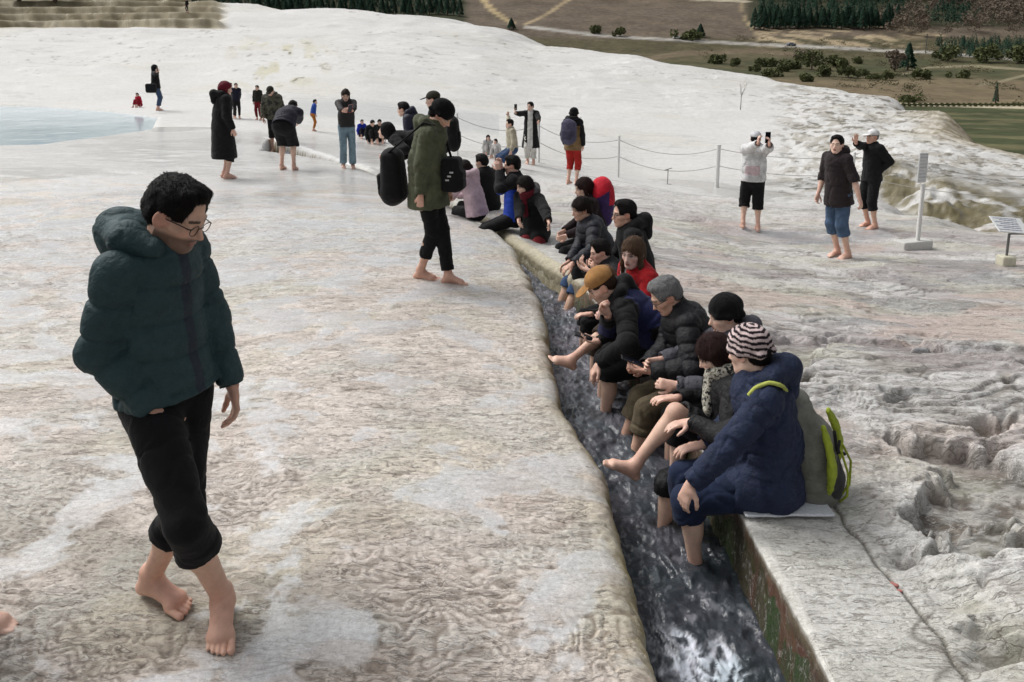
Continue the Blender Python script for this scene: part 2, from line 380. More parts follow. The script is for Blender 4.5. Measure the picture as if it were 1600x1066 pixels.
    mixc(right*(1-rk)*sstep(.42, .66, nz2)*.5*(y < 16), srgb(200, 200, 190))
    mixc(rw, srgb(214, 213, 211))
    mixc(rw*sstep(.54, .66, nz2)*.6, srgb(172, 165, 154))
    mixc(rw*sstep(.55, .72, nz1)*.5, srgb(188, 168, 160))
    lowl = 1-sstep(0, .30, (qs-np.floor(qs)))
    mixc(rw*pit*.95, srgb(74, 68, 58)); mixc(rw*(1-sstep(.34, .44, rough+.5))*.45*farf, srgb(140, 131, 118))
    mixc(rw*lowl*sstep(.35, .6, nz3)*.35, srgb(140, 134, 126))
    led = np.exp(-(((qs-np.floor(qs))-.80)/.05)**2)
    mixc(rw*led*.8*sstep(.38, .52, nz2+.05), srgb(84, 76, 66)); tl = 1-np.clip(np.abs(2*fbm2(x*.7+Wx*2, y*3.4+Wy*2, 4, 612)-1)*11, 0, 1); mixc(rw*tl*.8*sstep(.40, .52, nz1), srgb(88, 82, 72)); tl2 = 1-np.clip(np.abs(2*fbm2(x*1.5+Wx*2, y*6.5+Wy*3, 3, 617)-1)*9, 0, 1); mixc(rw*tl2*.6*sstep(.46, .58, nz2)*(y > 3.6), srgb(104, 98, 88)); mixc(right*np.exp(-(sl_e/.009)**2)*.85*(y < 7), srgb(88, 84, 72)); mixc(rw*sstep(.5, .62, fbm2(x*.7+2, y*2.1, 4, 614))*.5*(1-nearR), srgb(166, 156, 158)); mixc(rw*sstep(.5, .64, fbm2(x*.9+5, y*1.8, 4, 615))*.45, srgb(202, 202, 184)); mixc(rw*sstep(.58, .66, fbm2(x*.8+15, y*1.6, 4, 616))*.6*(1-nearR), srgb(204, 184, 174)); mixc(rw*nearR*sstep(.35, .6, nz3)*.5, srgb(232, 232, 228))  # dark ledge and streak lines: crevice shade painted into the rock colour
    ck = 1-np.clip(np.abs(2*fbm2(x*.8+Wx, y*.7+3, 5, 613, .6)-1)*38, 0, 1); mixc(right*(1-rk)*ck*.7*(y < 7), srgb(96, 90, 80))
    # puddles of grey water between the ledges (smooth low spots)
    wet = np.zeros(n, np.float32)
    wet = np.maximum(wet, rw*sstep(.56, .64, fbm2(x*.6+7, y*1.7, 4, 611))*.95); wet = np.maximum(wet, rw*.3)
    mixc(rw*sstep(.6, .9, wet)*.55, srgb(168, 169, 170))
    # stains along the left lip: ochre, algae
    lip = .6*np.exp(-d/.11)*(dl < dr)*(y < 12)
    mixc(lip*(.5+1.3*(fbm2(x*7, y*7, 3, 71)-.25)), srgb(138, 126, 88))
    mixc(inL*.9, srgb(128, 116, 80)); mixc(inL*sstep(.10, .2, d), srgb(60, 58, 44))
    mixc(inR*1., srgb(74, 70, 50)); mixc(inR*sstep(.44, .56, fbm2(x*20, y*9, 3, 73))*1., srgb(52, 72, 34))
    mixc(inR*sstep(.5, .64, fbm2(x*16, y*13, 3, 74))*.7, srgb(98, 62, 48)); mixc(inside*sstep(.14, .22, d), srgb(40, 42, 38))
    nose = inR*(y > 6.9)*(1-sstep(.03, .12, d)); mixc(nose*.8, srgb(176, 166, 132))
    # whites
    hillw = sstep(14, 30, y)
    mixc(hillw*sstep(.5, .7, fbm2(rr*9, np.log(y)*9, 4, 801))*.35, srgb(206, 204, 190))
    mixc((rr > RK(455))*(rr < RK(780))*sstep(26, 29, y)*(1-sstep(33, 36, y))*.7, srgb(186, 190, 190))
    rl = 1-np.clip(np.abs(2*fbm2(rr*9+hv*.6, np.log(y)*26, 4, 821)-1)*13, 0, 1); mixc(hillw*rl*.45*sstep(.45, .6, fbm2(rr*5+2, np.log(y)*7, 3, 822)), srgb(176, 176, 172))
    stk = sstep(.56, .68, fbm2(rr*60, np.log(y)*9, 4, 802))*np.exp(-((rr-RK(440))/.06)**2)*sstep(37, 42, y)*(1-sstep(60, 75, y))
    mixc(stk*.7, srgb(196, 192, 160)); mixc(stk*sstep(.66, .74, fbm2(rr*150, np.log(y)*40, 3, 803)), srgb(90, 84, 70))
    spk = .6*sstep(.76, .79, fbm2(rr*120, np.log(y)*70, 2, 804))*hillw*sstep(40, 50, y)*sstep(.5, .6, fbm2(rr*9+3, np.log(y)*8, 2, 805))
    mixc(spk*.8, srgb(120, 112, 100))
    mixc(hillw*np.exp(-((z0-base_z(x*0+rr*88, np.full(n, 88.)))/2.)**2)*0, white)
    mixc(tw, srgb(206, 198, 176)); mixc(tw*sstep(.42, .6, fbm2(rr*50, z0*1.5, 4, 806)), srgb(160, 148, 120)); mixc(tw*sstep(.5, .7, fbm2(rr*40, z0*.8, 3, 811))*sstep(6, 9, z0)*.7, srgb(140, 130, 100))
    fr_ = tn/1.15-np.floor(tn/1.15); mixc(tw*sstep(.78, .86, fr_)*(.5+.5*fbm2(rr*200, y*.05, 3, 812)), srgb(126, 116, 88)); mixc(tw*sstep(.12, .0, fr_)*.8, srgb(206, 200, 184))
    mixc(rub*sstep(.5, .62, fbm2(rr*55, np.log(y)*30, 5, 807, .6))*.55, srgb(148, 140, 122))
    mixc(rub*sstep(.58, .66, fbm2(rr*80, np.log(y)*50, 4, 808, .6))*.75, srgb(96, 90, 72))
    mixc(gul*1.3*sstep(.25, .5, fbm2(x*2, y*2, 4, 809)), srgb(110, 102, 72))
    yel = sstep(RK(1400), RK(1520), rr)*sstep(28, 36, y); mixc(yel*.85, srgb(178, 164, 134))
    mixc(yel*sstep(.5, .62, fbm2(rr*90, np.log(y)*60, 4, 810)), srgb(128, 116, 88))
    beyond = sstep(1.0, 1.06, y/crest_D(rr))*(rr > RK(370)); mixc(beyond, srgb(96, 88, 66))
    # wetness: runoff on the white terrace at the left
    thin = leftw*sstep(7.5, 11, y)*(1-sstep(26, 34, y))
    wet = np.maximum(wet, thin*(.55+.45*sstep(.4, .6, fbm2(x*.5, y*.8, 3, 901)))); wet = np.maximum(wet, lw*(.45+.45*smoothp))
    wet = np.maximum(wet, lw*sstep(.35, .55, nz1)*.35); wet = np.maximum(wet, (rr < RK(620))*sstep(10, 14, y)*(1-sstep(20, 24, y))*.9)
    nr, nc = R.shape
    idx = np.arange(nr*nc, dtype=np.int32).reshape(nr, nc)
    F = np.stack([idx[:-1, :-1], idx[:-1, 1:], idx[1:, 1:], idx[1:, :-1]], -1).reshape(-1, 4)
    bumpw = np.clip(1-.55*smoothp*lw, .1, 1)*(1-.6*hillw)*(1-.92*np.clip(wet, 0, 1)*sstep(8, 11, y))
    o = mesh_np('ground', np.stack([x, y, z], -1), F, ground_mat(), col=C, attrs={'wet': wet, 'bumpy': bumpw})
    meta(o, 'pale travertine terrace, rock and white slopes under everyone', None, None, 'structure')
    return x.reshape(nr, nc), y.reshape(nr, nc), z.reshape(nr, nc)
POOL = [(float(O(x_, y_, 0)[1]), float(O(x_, y_, 0)[0])) for y_, x_ in [(18.4, -60), (18.4, -13.4), (19.2, -11.9), (23.5, -10.9), (28.5, -12.9), (31.5, -16.0), (34.5, -20.5), (36.3, -25.), (36.6, -60)]]
def pool_mask(x, y):
    """>0 inside the pool on the left: distance to its rim"""
    P = [(b, a) for a, b in POOL]; n = len(P); ins = np.zeros(x.shape, bool); d = np.full(x.shape, 99.)
    m = (y > 13) & (y < 42) & (x < -8)
    for i in range(n):
        a, b = P[i], P[(i+1) % n]
        d[m] = np.minimum(d[m], seg_d(x[m], y[m], a, b))
        ins[m] ^= ((a[1] > y[m]) != (b[1] > y[m])) & (x[m] < (b[0]-a[0])*(y[m]-a[1])/(b[1]-a[1]+1e-12)+a[0])
    return np.where(ins, d, -1)
def ground_mat():
    n = NB('travertine'); base = n.n('ShaderNodeVertexColor', layer_name='Col').outputs[0]
    wet = n.n('ShaderNodeAttribute', attribute_name='wet').outputs['Fac']; bw = n.n('ShaderNodeAttribute', attribute_name='bumpy').outputs['Fac']
    pos = n.n('ShaderNodeTexCoord').outputs['Object']
    f1 = n.noise(42, 6, .75, pos); f2 = n.noise(150, 3, .6, pos); f3 = n.noise(5, 5, .65, pos)
    def rn(scale, stretch, dist):
        t = n.n('ShaderNodeTexNoise'); t.inputs['Scale'].default_value = scale; t.inputs['Detail'].default_value = 5; t.inputs['Roughness'].default_value = .62; t.inputs['Distortion'].default_value = dist
        mp = n.n('ShaderNodeMapping'); mp.inputs['Scale'].default_value = stretch; n.l(pos, mp.inputs['Vector']); n.l(mp.outputs[0], t.inputs['Vector'])
        return n.math('ABSOLUTE', n.math('SUBTRACT', t.outputs['Fac'], .5))
    def lines(scale, stretch, dist, w_, off, msk):
        t = n.n('ShaderNodeTexNoise'); t.inputs['Scale'].default_value = scale; t.inputs['Detail'].default_value = 3; t.inputs['Roughness'].default_value = .55; t.inputs['Distortion'].default_value = dist
        mp = n.n('ShaderNodeMapping'); mp.inputs['Scale'].default_value = stretch; n.l(pos, mp.inputs['Vector']); n.l(mp.outputs[0], t.inputs['Vector'])
        a_ = n.ramp(n.math('ABSOLUTE', n.math('SUBTRACT', t.outputs['Fac'], off)), [(0, 1.), (w_, 0.)])
        return n.math('MULTIPLY', a_, n.ramp(n.noise(msk, 3, .6, pos, stretch), [(.44, 0.), (.54, 1.)])), t.outputs['Fac']
    L1, h1 = lines(15, (.45, 1.7, 1), .5, .030, .5, 11); L2, h2 = lines(38, (.5, 1.8, 1), .5, .035, .5, 20); L0, h0 = lines(3.6, (.35, 1.9, 1), .7, .014, .5, 3.2)
    W1, _h = lines(15, (.45, 1.7, 1), .5, .024, .55, 8)  # pale flecks: wet glints and white crust painted into the colour
    rid = n.math('SUBTRACT', 1.0, n.math('MAXIMUM', n.math('MAXIMUM', L1, n.math('MULTIPLY', L2, .75)), L0))
    c = n.mix(base, n.ramp(f1, [(.30, (.78, .76, .74)), (.70, (1.18, 1.18, 1.18))]), 1.0, 'MULTIPLY')
    c = n.mix(c, n.ramp(f2, [(.3, .82), (.7, 1.1)]), .8, 'MULTIPLY')
    c = n.mix(c, n.ramp(f3, [(.3, .88), (.7, 1.06)]), 1.0, 'MULTIPLY')
    dk = n.math('MULTIPLY', n.math('SUBTRACT', 1.0, rid), n.math('MULTIPLY', bw, .78))
    c = n.mix(c, (.16, .135, .11), dk); c = n.mix(c, (.82, .81, .79), n.math('MULTIPLY', n.math('MULTIPLY', W1, bw), .40))
    h = n.math('ADD', n.math('ADD', n.math('MULTIPLY', rid, .35), n.math('MULTIPLY', h1, .8)), f1)
    b = n.n('ShaderNodeBump'); b.inputs['Distance'].default_value = .012; n.l(h, b.inputs['Height']); n.l(n.math('MULTIPLY', bw, .8), b.inputs['Strength'])
    b2 = n.bump(f2, .25, .004, b.outputs[0])
    ro = n.math('SUBTRACT', .85, n.math('MULTIPLY', wet, .70))
    ro = n.math('ADD', ro, n.math('MULTIPLY', n.math('SUBTRACT', f1, .5), .3))
    n.out(c, ro, b2, Specular_IOR_Level=.5); return n.m

GX, GY, GZ = build_ground()
def gz(x, y):
    """height of the built ground"""
    Dv = GY[:, 0]; rv = GX[0]/GY[0, 0]
    i = float(np.interp(y, Dv, np.arange(len(Dv)))); j = float(np.interp(x/y, rv, np.arange(len(rv))))
    i0 = min(int(i), len(Dv)-2); j0 = min(int(j), len(rv)-2); a = i-i0; b = j-j0
    return float((GZ[i0, j0]*(1-b)+GZ[i0, j0+1]*b)*(1-a) + (GZ[i0+1, j0]*(1-b)+GZ[i0+1, j0+1]*b)*a)
def G(u, v, near=1.0):
    """ground point under a pixel"""
    d = ray(u, v); t = near
    while t < 170:
        p = V3(0, 0, CAMH) + d*(t/d[1])
        if p[2] < gz(p[0], p[1]): break
        t *= 1.004
    return V3(p[0], p[1], gz(p[0], p[1]))

# ---------------------------------------------------------------- water
def water_mat(name, col, rough, scale, bumpd, foam=False):
    n = NB(name); pos = n.n('ShaderNodeTexCoord').outputs['Object']
    a = n.noise(scale, 4, .6, pos); c = col
    bm = n.bump(a, 1.0, bumpd, n.bump(n.noise(scale*.35, 3, .6, pos), 1., bumpd*2))
    rgb = n.n('ShaderNodeRGB'); rgb.outputs[0].default_value = (*col, 1); cc = rgb.outputs[0]; ro = rough
    if foam:
        f = n.n('ShaderNodeAttribute', attribute_name='foam').outputs['Fac']; dst = n.n('ShaderNodeAttribute', attribute_name='dist').outputs['Fac']; cc = n.mix(cc, (.16, .17, .185), dst)  # stream paler farther off: reflected sky painted into the base colour
        cc = n.mix(cc, (.70, .76, .80), f); ro = n.math('ADD', rough, n.math('MULTIPLY', f, .5))
        pv = n.ramp(n.noise(3, 3, .6, pos), [(.4, (.8, .85, .9)), (.62, (1.35, 1.15, 1.25))]); cc = n.mix(cc, pv, .7, 'MULTIPLY')
    n.out(cc, ro, bm, Specular_IOR_Level=.6); n.b.inputs['IOR'].default_value = 1.33
    return n.m
def build_water():
    # fast shallow stream in the channel
    rows = []; ys = np.concatenate([np.arange(.6, 8.5, .010), np.arange(8.5, 19, .05)])
    lp = np.array(LB); rp_ = np.array(RBp)
    lx = np.interp(ys, lp[:, 1], lp[:, 0]); rx = np.interp(ys, rp_[:, 1], rp_[:, 0])
    m = 90; T = np.linspace(-.12, 1.12, m)
    X = lx[:, None]*(1-T) + rx[:, None]*T; Y = np.repeat(ys[:, None], m, 1)
    X = X.ravel(); Y = Y.ravel()
    zb = -.335 + base_z(X, Y)*.0 - .02*sstep(8, 16, Y)
    zb = np.where(Y > 9.5, base_z(X, Y)-.22, zb)
    w1 = fbm2(X*9, Y*6, 3, 7)-.5; w2 = fbm2(X*24+w1*8, Y*17+w1*6, 3, 8)-.5
    w1r = 1-np.abs(2*fbm2(X*14+w1*3, Y*10, 3, 17)-1)*2
    near = 1-sstep(2.0, 3.2, Y)
    Z = zb + w1*.055 + w1r*.016 + w2*.020 + near*w1*.08
    Tm = np.tile(T, len(ys))
    fm = sstep(.36, .66, fbm2(X*7+w1*3, Y*4+w2, 5, 9, .6))*sstep(.34, .62, fbm2(X*34+w1*6, Y*20+w1*6, 4, 10, .65))*(1-sstep(2.5, 3.0, Y))*np.exp(-((Tm-.46)/.30)**2)*2.8
    fm += .16*sstep(.60, .74, fbm2(X*22+w1*6, Y*13+w2*2, 4, 12, .6))*(1-sstep(2.6, 4.5, Y))
    fm += .18*sstep(.62, .74, fbm2(X*30, Y*16, 3, 13))*sstep(4, 5, Y)
    idx = np.arange(len(ys)*m).reshape(len(ys), m)
    F = np.stack([idx[:-1, :-1], idx[:-1, 1:], idx[1:, 1:], idx[1:, :-1]], -1).reshape(-1, 4)
    o = mesh_np('water', np.stack([X, Y, Z], -1), F, water_mat('stream_water', srgb(58, 64, 68), .05, 30, .006, True), attrs={'foam': np.clip(fm, 0, 1), 'dist': sstep(2.9, 5.5, Y)*(.35+.65*sstep(.4, .6, fbm2(X*13, Y*7, 3, 19)))})
    meta(o, 'dark rippled stream with white foam running in the stone channel', None, None, 'structure')
    P = [(b*1.0, a) for a, b in POOL]
    bx = np.linspace(-60, -9, 150); by = np.linspace(16, 36.7, 150); BX, BY = np.meshgrid(bx, by)
    V = np.stack([BX.ravel(), BY.ravel(), np.full(BX.size, -.035)], -1)
    idx = np.arange(BX.size).reshape(150, 150)
    F = np.stack([idx[:-1, :-1], idx[:-1, 1:], idx[1:, 1:], idx[1:, :-1]], -1).reshape(-1, 4)
    pmk = pool_mask(V[:, 0], V[:, 1]); keep = (pmk[F] > -.5).any(1) | True
    cx = V[F].mean(1); keep = (pool_mask(cx[:, 0], cx[:, 1]) > 0)
    o = mesh_np('pool_water', V, F[keep], water_mat('pool_water', srgb(196, 216, 226), .10, 1.2, .01))
    meta(o, 'pale blue thermal pool on the white terrace', None, None, 'structure')
build_water()
def bank_strip(P, right, name, label):
    P = np.array(P, float); L = np.concatenate([[0], np.cumsum(np.hypot(*np.diff(P, axis=0).T))]); n = int(L[-1]/.012); s_ = np.linspace(0, L[-1], n)
    for _ in range(1): x = np.interp(s_, L, P[:, 0]); y = np.interp(s_, L, P[:, 1])
    k = 25; ker = np.hanning(2*k+1); ker /= ker.sum(); sm = lambda a: np.convolve(np.pad(a, k, mode='edge'), ker, 'valid'); x = sm(x); y = sm(y)
    if right: x = x-(fbm2(x*6, y*6, 3, 61)-.5)*.012
    else:
        w1 = (fbm2(x*1.7, y*1.7, 3, 31)-.5)*.16+(fbm2(x*8, y*8, 3, 35)-.5)*.04; w2 = (fbm2(x*1.7, y*1.7, 3, 47)-.5)*.12; x = x-w1; y = y-w2
    tx = np.gradient(x); ty = np.gradient(y); l = np.hypot(tx, ty); nx, ny = (ty/l, -tx/l) if right else (-ty/l, tx/l)    # outward, away from the water
    nat = sstep(6.2, 7.4, y) if right else np.ones(n)
    CLs = []; m = 44; T = np.linspace(0, 1, m); V = np.zeros((n, m, 3)); r_ = .016+.075*nat if right else np.full(n, LIPR); hi = np.array([gz(a+b*.135, c+d*.135) for a, b, c, d in zip(x, nx, y, ny)])
    for j, t in enumerate(T):
        if t < .35:
            a = t/.35*math.pi/2; off = (r_*1.25)*math.cos(a)-.010*(1-math.cos(a)); z = -r_+r_*math.sin(a)*1.0; off = (r_+.03)*(1-math.sin(a))-.012+(.035 if t == 0 else 0); dz = -r_*(1-math.cos(a))
        else:
            q = (t-.35)/.65; off = -.012-(.020*math.sin(q*9)*(0 if right else 1))*nat+.05*q*nat; dz = -r_-q*.72
        V[:, j, 0] = x+nx*off; V[:, j, 1] = y+ny*off; V[:, j, 2] = hi+dz+.004-(.012 if t == 0 else 0)
        if not right:
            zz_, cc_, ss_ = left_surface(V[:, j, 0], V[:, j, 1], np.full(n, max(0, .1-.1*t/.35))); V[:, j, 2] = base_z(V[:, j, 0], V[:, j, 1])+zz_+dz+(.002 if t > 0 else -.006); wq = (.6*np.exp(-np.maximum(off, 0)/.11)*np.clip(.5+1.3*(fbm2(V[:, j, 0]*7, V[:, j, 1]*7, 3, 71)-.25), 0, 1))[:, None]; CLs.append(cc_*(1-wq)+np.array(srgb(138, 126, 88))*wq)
    V = V.reshape(-1, 3); zz = V[:, 2]; dep = np.tile(T, n)*0+(np.repeat(hi, m)-zz)
    dn = (fbm2(V[:, 0]*9+zz*3, V[:, 1]*9+zz*4, 4, 5)-.5)*.030*sstep(.0, .12, dep)*(1 if not right else .8)+(fbm2(V[:, 1]*40+V[:, 0]*40, zz*22, 3, 6)-.5)*.012*sstep(.0, .05, dep)
    V[:, 0] -= np.repeat(nx, m)*dn; V[:, 1] -= np.repeat(ny, m)*dn
    C = np.zeros((len(V), 3), np.float32); sA = np.repeat(s_, m)
    def mixc(w_, c): w_ = np.clip(w_, 0, 1)[:, None]; C[:] = C*(1-w_)+np.array(c, np.float32)*w_
    nA = fbm2(sA*9, dep*10, 4, 9); nB = fbm2(sA*22+7, dep*18, 3, 10); nC = fbm2(sA*4, dep*5, 3, 11)
    if right:
        C[:] = srgb(211, 210, 204); mixc(sstep(.006, .03, dep+(nB-.5)*.03), srgb(116, 104, 84)); mixc(sstep(.03, .09, dep+(nA-.5)*.10), srgb(86, 66, 52))
        mixc(sstep(.10, .2, dep+(nA-.5)*.22), srgb(70, 78, 40)); mixc(sstep(.5, .62, nB)*sstep(.03, .1, dep)*.8, srgb(48, 58, 30)); mixc(sstep(.56, .66, nC)*sstep(.03, .08, dep)*.7, srgb(112, 74, 60))
        na = np.repeat(nat, m); mixc(na*(1-sstep(.12, .42, dep+(nA-.5)*.3))*.85, srgb(190, 182, 156)); mixc(na*sstep(.5, .62, nB)*sstep(.05, .2, dep)*.6, srgb(98, 94, 62))
    else:
        C[:] = np.stack(CLs, 1).reshape(-1, 3); mixc(sstep(.02, .10, dep+(nA-.5)*.10)*.85, srgb(178, 162, 112)); mixc(sstep(.08, .2, dep+(nA-.5)*.16), srgb(138, 126, 84)); mixc(sstep(.50, .62, nB)*sstep(.03, .12, dep)*.5, srgb(112, 104, 66))
        mixc(sstep(.16, .26, dep+(nB-.5)*.1), srgb(92, 84, 58))
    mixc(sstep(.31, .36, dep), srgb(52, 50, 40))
    idx = np.arange(n*m).reshape(n, m); F = np.stack([idx[:-1, :-1], idx[:-1, 1:], idx[1:, 1:], idx[1:, :-1]], -1).reshape(-1, 4)
    if right: F = F[:, ::-1]
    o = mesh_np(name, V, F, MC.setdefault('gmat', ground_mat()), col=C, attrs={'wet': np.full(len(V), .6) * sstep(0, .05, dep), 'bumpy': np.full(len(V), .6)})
    meta(o, label, None, None, 'structure')
bank_strip([p for p in RBp if p[1] < 11.5], True, 'stone_bank', 'mossy wall of the right bank')
bank_strip([tuple(p) for p in LB if p[1] < 11.5], False, 'stone_bank', 'rounded ochre lip of the left terrace')
# ---------------------------------------------------------------- the valley side beyond
VD = [30, 60, 150, 280, 330, 480, 700, 1000]; VZ = [-9, -6.8, zv(150, 170), zv(280, 100), zv(330, 80), zv(480, 0), zv(700, -150), zv(700, -150)+70]
def valley_z(x, y): return np.interp(y, VD, VZ) + (fbm2(x*.012, y*.012, 4, 31)-.5)*np.interp(y, [60, 150, 300, 700], [1., 3, 5, 30])*.5
def img_uv(x, y, z):
    zc = y*cp + (CAMH-z)*sp_; yc = y*sp_ - (CAMH-z)*cp
    return 800+FPX*x/zc, V0-FPX*yc/zc
def build_valley():
    ys = np.geomspace(28, 1000, 420); rs = np.linspace(-1.6, 1.6, 620)
    R, Y = np.meshgrid(rs, ys); x = (R*Y).ravel(); y = Y.ravel(); z = valley_z(x, y)
    n = len(x); C = np.zeros((n, 3), np.float32)
    U, W = img_uv(x, y, np.interp(y, VD, VZ))     # authored from the plan of the photograph: fixed once, in world space
    def mixc(w_, c):
        w_ = np.clip(w_, 0, 1)[:, None]; C[:] = C*(1-w_) + np.array(c, np.float32)*w_
    def line(pts, wd, c, k=1.):
        d = np.full(n, 1e3); pts = [np.array(p, float) for p in pts]
        for a, b in zip(pts, pts[1:]): d = np.minimum(d, seg_d(U, W, a, b))
        mixc((1-sstep(wd*.5, wd, d))*k, c)
    nn = fbm2(x*.03, y*.03, 5, 41); n2 = fbm2(x*.15, y*.15, 4, 43); wb = (nn-.5)*16
    C[:] = srgb(78, 80, 58)
    mixc(sstep(.4, .6, n2)*.6, srgb(102, 94, 72))
    mixc(sstep(52, 60, W+wb*.4)*sstep(98, 88, W+wb)*.8, srgb(92, 86, 66))
    mixc(sstep(118, 132, W+wb)*.8*sstep(.35, .5, nn), srgb(128, 114, 92))
    mixc(sstep(162, 170, W), srgb(72, 78, 54)); mixc(sstep(168, 172, W)*sstep(.5, .62, n2)*.6, srgb(118, 112, 84))
    mixc(sstep(66, 56, W), srgb(108, 97, 85)); mixc(sstep(66, 56, W)*sstep(.45, .6, fbm2(x*.05, y*.25, 3, 3))*.4, srgb(104, 94, 78))
    mixc(sstep(46, 40, W+wb*.3)*sstep(1160, 1175, U), srgb(66, 66, 50)); mixc(sstep(735, 722, U), srgb(64, 66, 50))
    mixc(sstep(44, 50, W+wb*.2)*sstep(78, 70, W)*sstep(1175, 1190, U)*sstep(1500, 1460, U)*sstep(.4, .6, n2), srgb(172, 156, 128))
    line([(820, 46), (1000, 60), (1200, 71), (1450, 82), (1620, 98)], 3, srgb(170, 166, 158))
    line([(735, -20), (765, 12), (800, 40)], 5, srgb(178, 160, 124)); line([(822, 42), (850, 24), (900, -5)], 3, srgb(160, 144, 116))
    line([(1155, -10), (1163, 30), (1185, 58)], 3, srgb(150, 136, 110)); line([(1060, -3), (1170, 2)], 2.5, srgb(180, 170, 150))
    line([(1410, 118), (1450, 106), (1520, 103), (1620, 112)], 2.5, srgb(140, 132, 108)); line([(1530, 135), (1560, 130), (1620, 115)], 2.5, srgb(140, 132, 108))
    line([(980, 95), (1060, 84), (1180, 80), (1240, 86)], 5, srgb(122, 108, 90), .7)
    line([(1395, 163), (1640, 167)], 3, srgb(196, 186, 160))
    idx = np.arange(n).reshape(R.shape)
    F = np.stack([idx[:-1, :-1], idx[:-1, 1:], idx[1:, 1:], idx[1:, :-1]], -1).reshape(-1, 4)
    nb = NB('hillside'); base = nb.n('ShaderNodeVertexColor', layer_name='Col').outputs[0]
    f = nb.noise(.35, 6, .7); g = nb.noise(.06, 5, .6)
    c = nb.mix(base, nb.ramp(f, [(.3, .62), (.7, 1.2)]), 1., 'MULTIPLY'); c = nb.mix(c, nb.ramp(g, [(.35, .8), (.65, 1.15)]), 1., 'MULTIPLY')
    o = mesh_np('hillside', np.stack([x, y, z], -1), F, nb.out(c, .95, nb.bump(f, .6, .6), Specular_IOR_Level=.1), col=C)
    meta(o, 'brown and green valley side with fields and roads', None, None, 'structure')
build_valley()
def VP(u, v):
    """point on the valley side for a place in the photograph"""
    ys = np.geomspace(40, 900, 1500); d = ray(u, v); P = V3(0, 0, CAMH)+d*(ys/d[1])[:, None]
    hit = np.nonzero(P[:, 2] < valley_z(P[:, 0], P[:, 1]))[0]
    if len(hit) == 0: return P[-1]
    p = P[hit[0]]; return V3(p[0], p[1], float(valley_z(np.array([p[0]]), np.array([p[1]]))[0]))
